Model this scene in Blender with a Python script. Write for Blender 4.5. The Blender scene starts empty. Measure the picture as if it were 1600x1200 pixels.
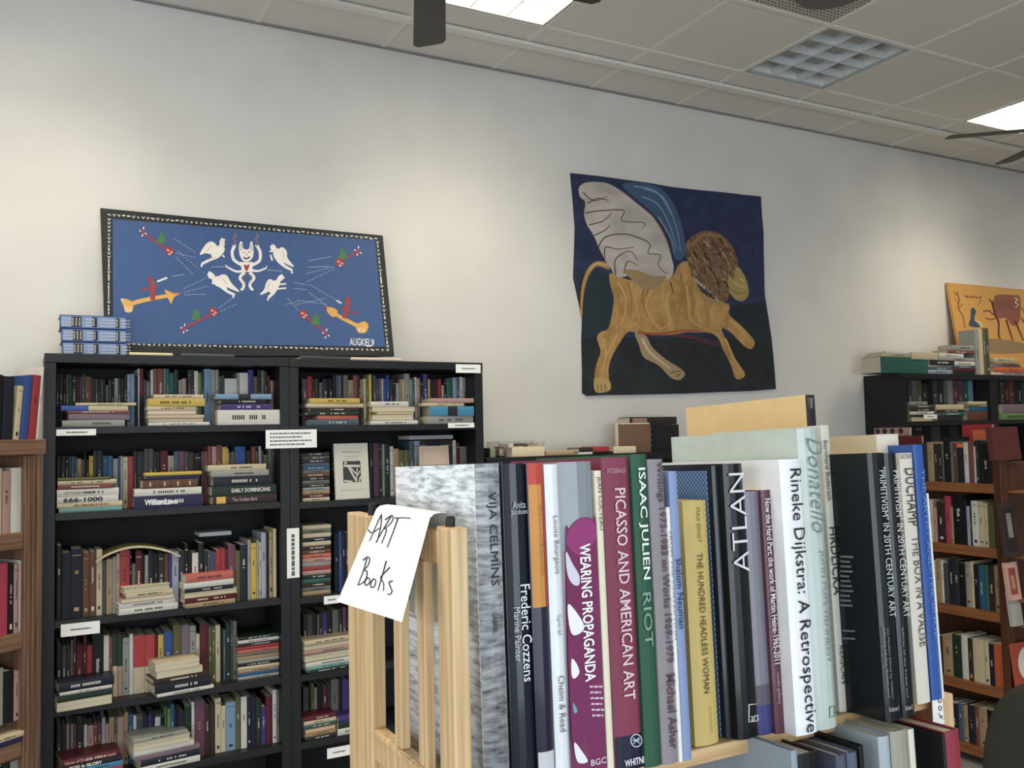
import bpy, bmesh, math, random
import numpy as np
from mathutils import Vector, Matrix

random.seed(7)
sc = bpy.context.scene
EYE = 1.80                                   # camera height above the floor

# ---------------------------------------------------------------- camera
YAW, PITCH, ROLL, FPX = 0.49607, 0.05598, -0.02117, 1414.13
def cam_axes():
    cy, sy = math.cos(YAW), math.sin(YAW); cp, sp = math.cos(PITCH), math.sin(PITCH)
    F = np.array([sy*cp, cy*cp, sp]); Rt = np.array([cy, -sy, 0.0]); U = np.cross(Rt, F)
    cr, sr = math.cos(ROLL), math.sin(ROLL)
    return cr*Rt+sr*U, -sr*Rt+cr*U, F
RT, UP, FW = cam_axes()
cd = bpy.data.cameras.new('camera'); co = bpy.data.objects.new('camera', cd); sc.collection.objects.link(co)
co.matrix_world = Matrix(((RT[0], UP[0], -FW[0], 0), (RT[1], UP[1], -FW[1], 0), (RT[2], UP[2], -FW[2], EYE), (0, 0, 0, 1)))
cd.sensor_fit = 'HORIZONTAL'; cd.sensor_width = 36; cd.lens = FPX/1600*36; cd.clip_start = 0.02
sc.camera = co

# ---------------------------------------------------------------- world, daylight, exposure
DW = 4.129                                   # distance of the long white wall
HC = EYE + 1.921                             # ceiling height
w = bpy.data.worlds.new('world'); sc.world = w; w.use_nodes = True
w.node_tree.nodes['Background'].inputs[0].default_value = (0.75, 0.85, 1.0, 1)
w.node_tree.nodes['Background'].inputs[1].default_value = 0.6
sc.view_settings.view_transform = 'Standard'; sc.view_settings.look = 'None'
sc.view_settings.exposure = 0.03; sc.view_settings.gamma = 1.0; sc.view_settings.use_curve_mapping = False
def area(name, loc, rot, sx, sy, power, col, spread=math.pi):
    l = bpy.data.lights.new(name, 'AREA'); l.shape = 'RECTANGLE'; l.size = sx; l.size_y = sy
    l.energy = power; l.color = col; l.spread = spread
    o = bpy.data.objects.new(name, l); sc.collection.objects.link(o); o.location = loc; o.rotation_euler = rot
    return o
# daylight through the shop windows behind the camera and on the left
area('daylight_front', (0.2, -3.35, 1.6), (math.radians(86), 0, 0), 6.0, 2.0, 158, (0.83, 0.93, 1.0))
area('daylight_left', (-2.9, 0.4, 1.7), (math.radians(90), 0, math.radians(-90)), 3.2, 2.2, 62, (0.93, 0.97, 1.0))

# ---------------------------------------------------------------- pixel -> place on a known plane
def ray(px, py): return FW + (px-800)/FPX*RT - (py-600)/FPX*UP
class Face:
    """vertical (or tilted) plane carrying a row: origin o, axis a to the right, out = towards the room"""
    def __init__(s, o, a, tilt=0.0):
        s.o = np.array(o, float); s.a = np.array([a[0], a[1], 0.0]); s.a /= np.linalg.norm(s.a)
        dep = np.array([-s.a[1], s.a[0], 0.0])          # into the shelf
        s.ang = math.atan2(s.a[1], s.a[0]); s.tilt = tilt
        s.d = dep*math.cos(tilt) - np.array([0, 0, 1.0])*math.sin(tilt)
        s.u = dep*math.sin(tilt) + np.array([0, 0, 1.0])*math.cos(tilt)
    def at(s, px, py, dep=0.0):
        r = ray(px, py); o = s.o + s.d*dep
        t = (o@s.d)/(r@s.d); p = r*t - s.o
        return float(p@s.a), float(p@s.u)
    def world(s, x, d, z):
        p = s.o + s.a*x + s.d*d + s.u*z
        return Vector((p[0], p[1], p[2]+EYE))
    def rot(s):
        return Matrix(((s.a[0], s.d[0], s.u[0]), (s.a[1], s.d[1], s.u[1]), (s.a[2], s.d[2], s.u[2])))
def aty(px, py, Y):
    d = ray(px, py); p = d*Y/d[1]; return float(p[0]), float(p[2])
def atx(px, py, X):
    d = ray(px, py); p = d*X/d[0]; return float(p[1]), float(p[2])

# ---------------------------------------------------------------- materials
MATS = {}
def lin(h):
    h = h.lstrip('#'); v = [int(h[i:i+2], 16)/255 for i in (0, 2, 4)]
    v = [((c/12.92) if c <= 0.04045 else ((c+0.055)/1.055)**2.4) for c in v]
    y = .25*v[0]+.6*v[1]+.15*v[2]
    return tuple(c*.84+y*.16+.003 for c in v)  # veiling glare put into every colour: greyed and blacks lifted
def mat(h, rough=0.55, coat=0.0, metal=0.0):
    k = (h, rough, coat, metal)
    if k in MATS: return MATS[k]
    m = bpy.data.materials.new('surface_'+h); m.use_nodes = True; b = m.node_tree.nodes['Principled BSDF']
    b.inputs['Base Color'].default_value = lin(h)+(1,); b.inputs['Roughness'].default_value = rough
    b.inputs['Coat Weight'].default_value = coat; b.inputs['Coat Roughness'].default_value = 0.08
    b.inputs['Metallic'].default_value = metal; b.inputs['Specular IOR Level'].default_value = 0.22 if not metal else 0.5
    nt = m.node_tree; n = nt.nodes.new('ShaderNodeTexNoise'); n.inputs['Scale'].default_value = 35; n.inputs['Detail'].default_value = 3
    tc = nt.nodes.new('ShaderNodeTexCoord'); nt.links.new(tc.outputs['Object'], n.inputs['Vector'])
    mx = nt.nodes.new('ShaderNodeMix'); mx.data_type = 'RGBA'; mx.blend_type = 'MULTIPLY'
    rp = nt.nodes.new('ShaderNodeMapRange'); rp.inputs['To Min'].default_value = 0.9; rp.inputs['To Max'].default_value = 1.08
    nt.links.new(n.outputs['Fac'], rp.inputs['Value']); mx.inputs[0].default_value = 1
    mx.inputs[6].default_value = lin(h)+(1,); nt.links.new(rp.outputs[0], mx.inputs[7]); nt.links.new(mx.outputs[2], b.inputs['Base Color'])
    MATS[k] = m; return m
def noisy(name, c1, c2, scale=(8, 8, 8), nscale=1.0, detail=6, rough=0.6, bump=0.0, lo=0.35, hi=0.65, coat=0.0, dist=0.0, tex='noise', contrast=None):
    if name in MATS: return MATS[name]
    m = bpy.data.materials.new(name); m.use_nodes = True; nt = m.node_tree; b = nt.nodes['Principled BSDF']
    tc = nt.nodes.new('ShaderNodeTexCoord'); mp = nt.nodes.new('ShaderNodeMapping'); mp.inputs['Scale'].default_value = scale
    nt.links.new(tc.outputs['Object'], mp.inputs['Vector'])
    if tex == 'wave':
        n = nt.nodes.new('ShaderNodeTexWave'); n.inputs['Scale'].default_value = nscale; n.inputs['Distortion'].default_value = dist
        n.inputs['Detail'].default_value = detail; n.inputs['Detail Scale'].default_value = 1.6; n.bands_direction = 'X'
    else:
        n = nt.nodes.new('ShaderNodeTexNoise'); n.inputs['Scale'].default_value = nscale; n.inputs['Detail'].default_value = detail
        n.inputs['Distortion'].default_value = dist
    nt.links.new(mp.outputs[0], n.inputs['Vector'])
    cr = nt.nodes.new('ShaderNodeValToRGB'); cr.color_ramp.elements[0].position = lo; cr.color_ramp.elements[1].position = hi
    cr.color_ramp.elements[0].color = lin(c1)+(1,); cr.color_ramp.elements[1].color = lin(c2)+(1,)
    nt.links.new(n.outputs['Fac'], cr.inputs[0]); nt.links.new(cr.outputs[0], b.inputs['Base Color'])
    b.inputs['Roughness'].default_value = rough; b.inputs['Coat Weight'].default_value = coat; b.inputs['Coat Roughness'].default_value = 0.08
    b.inputs['Specular IOR Level'].default_value = 0.3
    if bump:
        bp = nt.nodes.new('ShaderNodeBump'); bp.inputs['Strength'].default_value = bump; bp.inputs['Distance'].default_value = 0.002
        nt.links.new(n.outputs['Fac'], bp.inputs['Height']); nt.links.new(bp.outputs[0], b.inputs['Normal'])
    MATS[name] = m; return m
def emit(name, col, s):
    m = bpy.data.materials.new(name); m.use_nodes = True; b = m.node_tree.nodes['Principled BSDF']
    b.inputs['Base Color'].default_value = (0.8, 0.8, 0.8, 1); b.inputs['Emission Color'].default_value = col+(1,); b.inputs['Emission Strength'].default_value = s
    return m
M_wall = noisy('wall_paint', '#d2cec8', '#d8d4ce', (3, 3, 3), 1.0, 3, 0.85, 0.03)
M_tile = noisy('ceiling_tile', '#d2cec6', '#dcd8d0', (60, 60, 60), 3.0, 6, 0.95, 0.25)
M_tbar = mat('dddbd4', 0.5)
M_floor = noisy('floor_carpet', '#82807b', '#92908b', (30, 30, 30), 2.0, 4, 0.9, 0.2)
M_black = noisy('black_laminate', '#141619', '#1a1c1f', (2, 2, 30), 1.0, 4, 0.42)
M_backp = noisy('black_backing', '#141618', '#1a1c1f', (2, 2, 8), 1.0, 4, 0.7)
M_pine = noisy('pine_rack', '#bf9358', '#e4c28c', (130, 130, 4), 1.0, 3, 0.42, 0.0, 0.3, 0.7, 0.15)
M_pineh = noisy('pine_board', '#b78c52', '#d8b27a', (6, 130, 130), 1.0, 3, 0.42, 0.0, 0.3, 0.7, 0.15)
M_oak = noisy('oak_case', '#5e402c', '#86624a', (110, 110, 4), 1.0, 3, 0.45, 0.0, 0.3, 0.7, 0.1)
M_oakh = noisy('oak_board', '#664630', '#8e6a50', (4, 110, 110), 1.0, 3, 0.45, 0.0, 0.3, 0.7, 0.1)
M_walnut = noisy('brown_case', '#43210f', '#5c3218', (60, 60, 3), 1.0, 3, 0.4, 0.0, 0.3, 0.7, 0.2)
M_walh = noisy('brown_board', '#74421a', '#945a26', (60, 3, 60), 1.0, 3, 0.4, 0.0, 0.3, 0.7, 0.2)
M_pages = noisy('page_edges', '#b3a88c', '#cdc3a8', (1, 1, 400), 1.0, 1, 0.8)
M_pagesv = noisy('page_edges_upright', '#cfc4a4', '#e6dcc0', (500, 1, 1), 1.0, 1, 0.8)
M_gold = noisy('lion_gold', '#a0722f', '#c69a4c', (6, 6, 4), 1.6, 7, .7, 0, .3, .7, 0, 1.5)
M_mane = noisy('lion_mane', '#5c3c28', '#8c6a42', (22, 22, 22), 1.6, 7, .7, 0, .35, .65, 0, 1.5)
M_wing = noisy('wing_white', '#aa9e94', '#c6bbb0', (4, 4, 9), 1.2, 5, .7, 0, .3, .65, 0, .4)
M_navyc = noisy('cloth_navy', '#20284a', '#2e3858', (10, 10, 10), 1.3, 7, .8, 0, .3, .7, 0, .5)
M_darkc = noisy('cloth_dark', '#1e2226', '#2a3034', (10, 10, 10), 1.3, 7, .8, 0, .3, .7, 0, .5)
M_paper = mat('eef0ec', 0.7)
def sea(name, c1, c2, sc_, lo, hi, dark):
    """printed photograph of rippled water, darker towards the foot of the jacket"""
    m = bpy.data.materials.new(name); m.use_nodes = True; nt = m.node_tree; b = nt.nodes['Principled BSDF']; L = nt.links.new
    tc = nt.nodes.new('ShaderNodeTexCoord'); mp = nt.nodes.new('ShaderNodeMapping'); mp.inputs['Scale'].default_value = sc_; L(tc.outputs['Object'], mp.inputs['Vector'])
    n0 = nt.nodes.new('ShaderNodeTexNoise'); n0.inputs['Scale'].default_value = 14; n0.inputs['Detail'].default_value = 3; L(tc.outputs['Object'], n0.inputs['Vector'])
    ad = nt.nodes.new('ShaderNodeVectorMath'); ad.operation = 'MULTIPLY_ADD'; ad.inputs[1].default_value = (1.6, 1.6, 1.6); L(n0.outputs['Color'], ad.inputs[0]); L(mp.outputs[0], ad.inputs[2])
    n = nt.nodes.new('ShaderNodeTexNoise'); n.inputs['Scale'].default_value = 1.0; n.inputs['Detail'].default_value = 5; n.inputs['Roughness'].default_value = .6; L(ad.outputs[0], n.inputs['Vector'])
    cr = nt.nodes.new('ShaderNodeValToRGB'); cr.color_ramp.elements[0].position = lo; cr.color_ramp.elements[1].position = hi
    cr.color_ramp.elements[0].color = lin(c1)+(1,); cr.color_ramp.elements[1].color = lin(c2)+(1,); L(n.outputs['Fac'], cr.inputs[0])
    sp = nt.nodes.new('ShaderNodeSeparateXYZ'); L(tc.outputs['Object'], sp.inputs[0])
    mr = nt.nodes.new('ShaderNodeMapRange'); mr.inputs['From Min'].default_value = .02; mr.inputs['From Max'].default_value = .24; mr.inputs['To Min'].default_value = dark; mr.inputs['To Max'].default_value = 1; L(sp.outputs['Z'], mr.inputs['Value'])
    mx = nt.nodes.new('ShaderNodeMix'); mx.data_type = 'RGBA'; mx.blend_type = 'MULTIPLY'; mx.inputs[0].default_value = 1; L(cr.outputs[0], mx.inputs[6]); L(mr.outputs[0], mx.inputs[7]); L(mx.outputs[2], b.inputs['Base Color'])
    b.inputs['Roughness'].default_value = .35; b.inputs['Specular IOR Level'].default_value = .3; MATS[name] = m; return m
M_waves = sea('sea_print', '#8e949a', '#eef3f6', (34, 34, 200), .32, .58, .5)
M_wavesp = sea('sea_print_spine', '#4c4d52', '#b9bbbd', (38, 20, 170), .32, .66, .6)

# ---------------------------------------------------------------- mesh helpers
class MB:
    def __init__(s): s.v = []; s.f = []; s.mi = []; s.m = []
    def mat(s, m):
        if m not in s.m: s.m.append(m)
        return s.m.index(m)
    def add(s, vs, fs, m):
        o = len(s.v); k = s.mat(m); s.v += [tuple(v) for v in vs]
        for f in fs: s.f.append([o+i for i in f]); s.mi.append(k)
    def box(s, a, b, m, T=None, skip=()):
        x0, y0, z0 = a; x1, y1, z1 = b
        vs = [(x0, y0, z0), (x1, y0, z0), (x1, y1, z0), (x0, y1, z0), (x0, y0, z1), (x1, y0, z1), (x1, y1, z1), (x0, y1, z1)]
        if T: vs = [tuple(T(Vector(v))) for v in vs]
        fs = [(0, 3, 2, 1), (4, 5, 6, 7), (0, 1, 5, 4), (1, 2, 6, 5), (2, 3, 7, 6), (3, 0, 4, 7)]
        s.add(vs, [f for i, f in enumerate(fs) if i not in skip], m)
    def prism(s, pts, T, t0, t1, m):
        """extrude outline pts (2-D) between t0 and t1; T maps (x, y, t) to place"""
        n = len(pts); vs = [T(x, y, t0) for x, y in pts]+[T(x, y, t1) for x, y in pts]
        fs = [tuple(range(n))[::-1], tuple(range(n, 2*n))]+[(i, (i+1) % n, n+(i+1) % n, n+i) for i in range(n)]
        s.add(vs, fs, m)
    def tube(s, p0, p1, r0, r1, m, n=14):
        p0, p1 = Vector(p0), Vector(p1); d = (p1-p0).normalized(); a = d.orthogonal().normalized(); b = d.cross(a)
        vs = []
        for p, r in ((p0, r0), (p1, r1)):
            for i in range(n):
                t = 2*math.pi*i/n; vs.append(tuple(p+a*r*math.cos(t)+b*r*math.sin(t)))
        s.add(vs, [(i, (i+1) % n, n+(i+1) % n, n+i) for i in range(n)]+[tuple(range(n))[::-1], tuple(range(n, 2*n))], m)
    def mesh(s, name, recalc=True):
        me = bpy.data.meshes.new(name); me.from_pydata(s.v, [], s.f)
        for m in s.m: me.materials.append(m)
        me.polygons.foreach_set('material_index', s.mi)
        if recalc:
            bm = bmesh.new(); bm.from_mesh(me); bmesh.ops.recalc_face_normals(bm, faces=bm.faces); bm.to_mesh(me); bm.free()
        me.update(); return me
    def build(s, name, parent=None, bevel=0, recalc=True, smooth=False):
        o = bpy.data.objects.new(name, s.mesh(name, recalc)); sc.collection.objects.link(o)
        if parent: o.parent = parent
        if bevel:
            b = o.modifiers.new('bevel', 'BEVEL'); b.width = bevel; b.segments = 2; b.limit_method = 'ANGLE'
        if smooth:
            for p in o.data.polygons: p.use_smooth = True
        return o
def tag(o, label, cat, group=None, kind=None):
    if label: o['label'] = label
    if cat: o['category'] = cat
    if group: o['group'] = group
    if kind: o['kind'] = kind
    return o
def empty(name, loc, rot=None):
    o = bpy.data.objects.new(name, None); sc.collection.objects.link(o); o.empty_display_size = 0.05
    o.matrix_world = Matrix.Translation(loc) @ (rot.to_4x4() if rot else Matrix.Identity(4)); return o
def struct(mb, name, **k):
    o = mb.build(name, **k); o['kind'] = 'structure'; return o
def text_mb(mb, s, m, P, ux, uy, un, width, height, bold=0.0, lift=0.0004, shear=0.0):
    """lettering centred on P; ux = reading direction, uy = up of the letters, un = outwards"""
    c = bpy.data.curves.new('lettering', 'FONT'); c.body = s; c.size = 1; c.offset = bold; c.shear = shear; c.resolution_u = 2; c.fill_mode = 'FRONT'
    o = bpy.data.objects.new('lettering', c); me = bpy.data.meshes.new_from_object(o)
    vs = [v.co.copy() for v in me.vertices]
    if vs:
        x0 = min(v.x for v in vs); x1 = max(v.x for v in vs); y0 = min(v.y for v in vs); y1 = max(v.y for v in vs)
        sx = width/max(x1-x0, 1e-6); sy = height/max(y1-y0, 1e-6)
        P, ux, uy, un = Vector(P), Vector(ux), Vector(uy), Vector(un)
        mb.add([P+ux*((v.x-(x0+x1)/2)*sx)+uy*((v.y-(y0+y1)/2)*sy)+un*lift for v in vs], [tuple(p.vertices) for p in me.polygons], m)
    bpy.data.objects.remove(o); bpy.data.curves.remove(c); bpy.data.meshes.remove(me)

# ---------------------------------------------------------------- books
def book_into(mb, T, w, h, d, cover, pages, bulge=0.0015, soft=False, bands=(), cut=0.003, pmb=None):
    """T maps (x across the spine, y depth from the spine, z up the spine)"""
    b = min(bulge, w*0.25); c = 0.0 if soft else min(cut, h*0.02); t = min(0.0022, w*0.12)
    prof = [(0, b*1.2), (w*0.22, b*0.3), (w*0.5, 0), (w*0.78, b*0.3), (w, b*1.2)]
    n = len(prof); vs = []
    for z in (0, h):
        vs += [T(x, y, z) for x, y in prof]
        vs += [T(x, y+0.0012, z) for x, y in ((t, b*1.2), (w-t, b*1.2))]
        vs += [T(0, d, z), (T(t, d, z)), T(w-t, d, z), T(w, d, z)]
    k = n+6                                      # per level: prof 0-4, inner 5,6, 7=L0 8=Lt 9=Rt 10=R
    fs = [(i, i+1, k+i+1, k+i) for i in range(n-1)]
    fs += [(0, k, k+7, 7), (7, k+7, k+8, 8), (8, k+8, k+5, 5), (4, 10, k+10, k+4), (10, 9, k+9, k+10), (9, 6, k+6, k+9)]
    for L in (0, k):
        fs += [(L+0, L+5, L+8, L+7), (L+4, L+10, L+9, L+6), (L+0, L+1, L+2, L+3, L+4, L+6, L+5)]
    mb.add(vs, fs, cover)
    y1 = d-(0.0 if soft else c)
    pv = [T(x, y, z) for z in (c, h-c) for x, y in ((t, b*1.2), (w-t, b*1.2), (w-t, y1), (t, y1))]
    (pmb or mb).add(pv, [(0, 3, 2, 1), (4, 5, 6, 7), (0, 1, 5, 4), (1, 2, 6, 5), (2, 3, 7, 6), (3, 0, 4, 7)], pages)
    for (z0, z1, x0, x1, m) in bands:            # printed blocks on the spine
        e = 0.0003
        xs = sorted({x0, x1}|{q for q in (.22, .5, .78) if x0 < q < x1}); nq = len(xs)
        yy = lambda q: float(np.interp(q, (0, .22, .5, .78, 1), (b*1.2, b*.3, 0, b*.3, b*1.2)))-e
        vs = [T(q*w, yy(q), z) for z in (z0*h, z1*h) for q in xs]
        mb.add(vs, [(i, i+1, nq+i+1, nq+i) for i in range(nq-1)], m)

COL = dict(k=('191a1d', 'black'), K=('333437', 'charcoal'), q=('50514e', 'dark grey'), g=('76766f', 'grey'), G=('a2a49c', 'light grey'),
  w=('e4e1d8', 'white'), c=('dccba2', 'cream'), t=('b6976a', 'tan'), y=('dcbb35', 'yellow'), o=('e0682c', 'orange'), r=('b23238', 'red'),
  R=('661d2a', 'dark red'), p=('c99a90', 'dull pink'), u=('4a3a86', 'violet'), b=('2f55a4', 'blue'), n=('2c2c58', 'navy blue'), N=('1f2536', 'dark navy'),
  l=('7fa6c8', 'light blue'), s=('20628e', 'steel blue'), e=('2e6c62', 'teal green'), E=('1d382c', 'dark green'), v=('6c9650', 'leaf green'),
  O=('68663a', 'olive'), B=('6e4630', 'brown'), D=('3d2c28', 'dark brown'), m=('77465f', 'mauve'), i=('8c4c46', 'brick red'), j=('4c6478', 'slate blue'),
  x=('a9b4c6', 'pale blue grey'), h=('6fae a6'.replace(' ', ''), 'aqua'), a=('8a7480', 'greyish mauve'), z=('d86a58', 'coral'), f=('c83a5a', 'crimson'), d=('3a9ac4', 'bright blue'))
ORD = ['first', 'second', 'third', 'fourth', 'fifth', 'sixth', 'seventh', 'eighth', 'ninth', 'tenth', 'eleventh', 'twelfth', 'thirteenth', 'fourteenth', 'fifteenth', 'sixteenth', 'seventeenth', 'eighteenth', 'nineteenth', 'twentieth']
TENS = {2: 'twenty', 3: 'thirty', 4: 'forty', 5: 'fifty', 6: 'sixty', 7: 'seventy'}
def ordn(i):
    if i <= 20: return ORD[i-1]
    t, u = divmod(i, 10)
    if u == 0: return TENS[t][:-1]+'ieth'
    return TENS[t]+'-'+ORD[u-1]
SPECS = []      # every shelf book is collected here first, then the 300 largest are built one by one
TXT_LIGHT = mat('c9c6bd', 0.6); TXT_DARK = mat('2a2a2c', 0.6); TXT_GOLD = mat('b79a55', 0.5)
def rbands(code, r):
    dark = code in 'kKqRunNsbeEOBDmij'
    m = (TXT_LIGHT if r.random() < .7 else TXT_GOLD) if dark else TXT_DARK
    out = []
    q = r.random()
    if q < .25: return out
    z = r.uniform(.55, .75); L = r.uniform(.12, .3)
    n = int(L/0.028)
    for k in range(n):
        if r.random() < .8: out.append((z-k*0.028, z-k*0.028+0.018, .36, .36+r.uniform(.18, .3), m))
    if q > .7: out.append((r.uniform(.06, .1), r.uniform(.12, .15), .3, .7, m))
    if q > .85: out.append((.9, .91, .1, .9, m))
    return out

def upright_row(face, zs, ox, oy, s, items, end, where, group, vis=None, dep=0.0, start=0, depth=0.17, total=None):
    """items: (zoom x of left edge, zoom y of top, colour code[, option]); end = zoom x of right edge of the last"""
    pos = []
    for k, it in enumerate(items):
        x0 = it[0]; x1 = items[k+1][0] if k+1 < len(items) else end
        pos.append((x0, x1, it))
    cnt = start
    for x0, x1, it in pos:
        if it[2] == '.': continue
        cnt += 1
        xm = ox+(x0+x1)/2/s; yt = oy+it[1]/s
        X0, _ = face.at(ox+x0/s, yt, dep); X1, _ = face.at(ox+x1/s, yt, dep); _, zt = face.at(xm, yt, dep)
        W = X1-X0-0.0012; H = max(zt-zs, 0.06)
        vb = vis if vis else 9999
        zb = max(zs, face.at(xm, vb, dep)[1]) if vis else zs
        area_ = (x1-x0)/s*max(4, (zt-zb)*280)
        r = random.Random(int(x0*31+yt*7)); code = it[2][0]; opt = it[3] if len(it) > 3 else None
        d = min(depth, max(0.11, H*0.72))
        lab = '%s upright book, %s from left, %s' % (COL[code][1], ordn(cnt), where)
        bands = rbands(code, r)
        if opt and opt[0] in COL: bands = [(0.0, float(opt[1:]), 0, 1, mat(COL[opt[0]][0], .5))]
        elif opt and opt[0] == '^': bands = [(float(opt[2:]), 1.0, 0, 1, mat(COL[opt[1]][0], .5))]
        SPECS.append(dict(kind='up', face=face, x=X0+0.0006, dep=dep, z=zs, w=max(W, .003), h=H, d=d, code=code, lab=lab, group=group, area=area_, bands=bands,
                          lean=0, soft=r.random() < .4, r=r))
    return cnt

def pile(face, zs, entries, where, group, dep=0.0, rot=0.0, depth=0.16, flip=(), texts=None, squash=True):
    """entries top to bottom in pixels: (x0, x1, ytop, ybottom, code[, option]); stacked upwards from the surface zs"""
    zcur = zs; n = len(entries)
    for k in range(n-1, -1, -1):
        x0, x1, y0, y1, code = entries[k][:5]; opt = entries[k][5] if len(entries[k]) > 5 else None
        xm = (x0+x1)/2; X0, _ = face.at(x0, (y0+y1)/2, dep); X1, _ = face.at(x1, (y0+y1)/2, dep)
        _, zt = face.at(xm, y0, dep); _, zb = face.at(xm, y1, dep); t = max(zt-zb, 0.006)
        L = X1-X0; r = random.Random(int(x0*13+y0*5))
        if texts and k in texts: pass
        lab = '%s flat book, %s %s' % (COL[code][1], 'topmost of' if k == 0 else ordn(k+1)+' from top of', where)
        dd = min(depth+0.03*r.random(), 0.24)
        bands = []
        if opt == '2': bands = [(0.0, .4, 0, 1, mat(COL['b'][0], .5))]
        elif opt == 'mid': bands = [(.4, .62, 0, 1, mat('26262c', .5))]
        elif opt == 'orn': bands = [(q, q+.03, .25, .75, mat('c9a27c', .5)) for q in (.12, .38, .62, .84)]+[(q, q+.012, 0, 1, mat('4a2c22', .5)) for q in (.22, .3, .5, .72)]
        elif opt == 'lab': bands = [(.06, .2, .1, .9, mat('d8a238', .5))]
        elif opt == 'pg': bands = []
        elif opt is None and r.random() < .7:
            m = TXT_LIGHT if code in 'kKqRunNsbeEOBDmij' else TXT_DARK
            q = r.uniform(.2, .4)
            while q < .75:
                if r.random() < .8: bands.append((q, q+.022, .35, .65, m))
                q += .034
        SPECS.append(dict(kind='flat', face=face, x=X0, dep=dep, z=zcur+0.0003, w=t, h=L, d=dd, code=code, lab=lab, group=group, area=(x1-x0)*(y1-y0)*1.3,
                          bands=bands, rot=rot+r.uniform(-.02, .02), pg=(opt == 'pg'), soft=r.random() < .5, r=r, text=(texts or {}).get(k)))
        zcur += t+0.0006
    return zcur

def dim(h, k=.86):
    return ''.join('%02x' % int(int(h[i:i+2], 16)*k) for i in (0, 2, 4))
def build_spec(S, mb=None):
    f = S['face']; cover = mat(dim(COL[S['code']][0]), 0.42 if S['soft'] else 0.55)
    if S['kind'] == 'up':
        R = f.rot(); O = f.world(S['x'], S['dep'], S['z'])
        T = lambda x, y, z: (x, y, z)
        pages = M_pagesv; W, H = S['w'], S['h']
    else:
        R = f.rot() @ Matrix.Rotation(S['rot'], 3, 'Z'); O = f.world(S['x'], S['dep'], S['z'])
        L = S['h']; dd = S['d']
        if S['pg']: T = lambda x, y, z: (z, dd-y, x)          # fore-edge to the room
        else: T = lambda x, y, z: (z, y, x)
        pages = M_pages; W, H = S['w'], S['h']
    if mb is not None:
        M = Matrix.Translation(O) @ R.to_4x4()
        book_into(mb, lambda x, y, z: tuple(M @ Vector(T(x, y, z))), W, H, S['d'], cover, pages, 0.0015, S['soft'], S['bands'])
        return None
    b = MB(); book_into(b, T, W, H, S['d'], cover, pages, 0.0015, S['soft'], S['bands'])
    o = b.build('book'); o.matrix_world = Matrix.Translation(O) @ R.to_4x4()
    tag(o, S['lab'], 'book', S['group'])
    if S.get('text'):
        tb = MB(); s, frac0, frac1, hh, col, bold = S['text']; cxx = (frac0+frac1)/2*H
        text_mb(tb, s, mat(col, .5), (cxx, -0.0006, W/2), (1, 0, 0), (0, 0, 1), (0, -1, 0), (frac1-frac0)*H, hh*W, bold)
        tb.build('title', o, recalc=False)
    return o

# ================================================================ the room
Z = lambda z: z+EYE
X0R, X1R, Y0R = -3.0, 10.0, -3.6
mb = MB(); mb.box((X0R, Y0R, -0.1), (X1R, DW, 0), M_floor); struct(mb, 'floor')
mb = MB(); mb.box((X0R, DW, 0), (X1R, DW+0.12, HC+0.1), M_wall); struct(mb, 'wall_back')
mb = MB()
mb.box((X0R-0.12, -1.5, 0), (X0R, Y0R, HC+0.1), M_wall); mb.box((X0R-0.12, 2.1, 0), (X0R, DW, HC+0.1), M_wall)
mb.box((X0R-0.12, -1.5, 0), (X0R, 2.1, 0.55), M_wall); mb.box((X0R-0.12, -1.5, 2.9), (X0R, 2.1, HC+0.1), M_wall); struct(mb, 'wall_left')
mb = MB(); mb.box((X1R, Y0R, 0), (X1R+0.12, DW, HC+0.1), M_wall); struct(mb, 'wall_right')
mb = MB()
mb.box((X0R, Y0R-0.12, 0), (-2.8, Y0R, HC+0.1), M_wall); mb.box((5.2, Y0R-0.12, 0), (X1R, Y0R, HC+0.1), M_wall)
mb.box((-2.8, Y0R-0.12, 0), (5.2, Y0R, 0.5), M_wall); mb.box((-2.8, Y0R-0.12, 3.0), (5.2, Y0R, HC+0.1), M_wall); struct(mb, 'wall_front')
mb = MB()
for x in (-2.8, -0.85, 1.15, 3.15, 5.14): mb.box((x, Y0R-0.09, 0.5), (x+0.06, Y0R-0.03, 3.0), mat('3a3a3a', .4))
mb.box((-2.8, Y0R-0.09, 0.5), (5.2, Y0R-0.03, 0.56), mat('3a3a3a', .4)); mb.box((-2.8, Y0R-0.09, 2.94), (5.2, Y0R-0.03, 3.0), mat('3a3a3a', .4)); struct(mb, 'window_1')
mb = MB()
for y in (-1.5, 0.3, 2.04): mb.box((X0R-0.09, y, 0.55), (X0R-0.03, y+0.06, 2.9), mat('3a3a3a', .4))
mb.box((X0R-0.09, -1.5, 0.55), (X0R-0.03, 2.1, 0.61), mat('3a3a3a', .4)); mb.box((X0R-0.09, -1.5, 2.84), (X0R-0.03, 2.1, 2.9), mat('3a3a3a', .4)); struct(mb, 'window_2')

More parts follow.
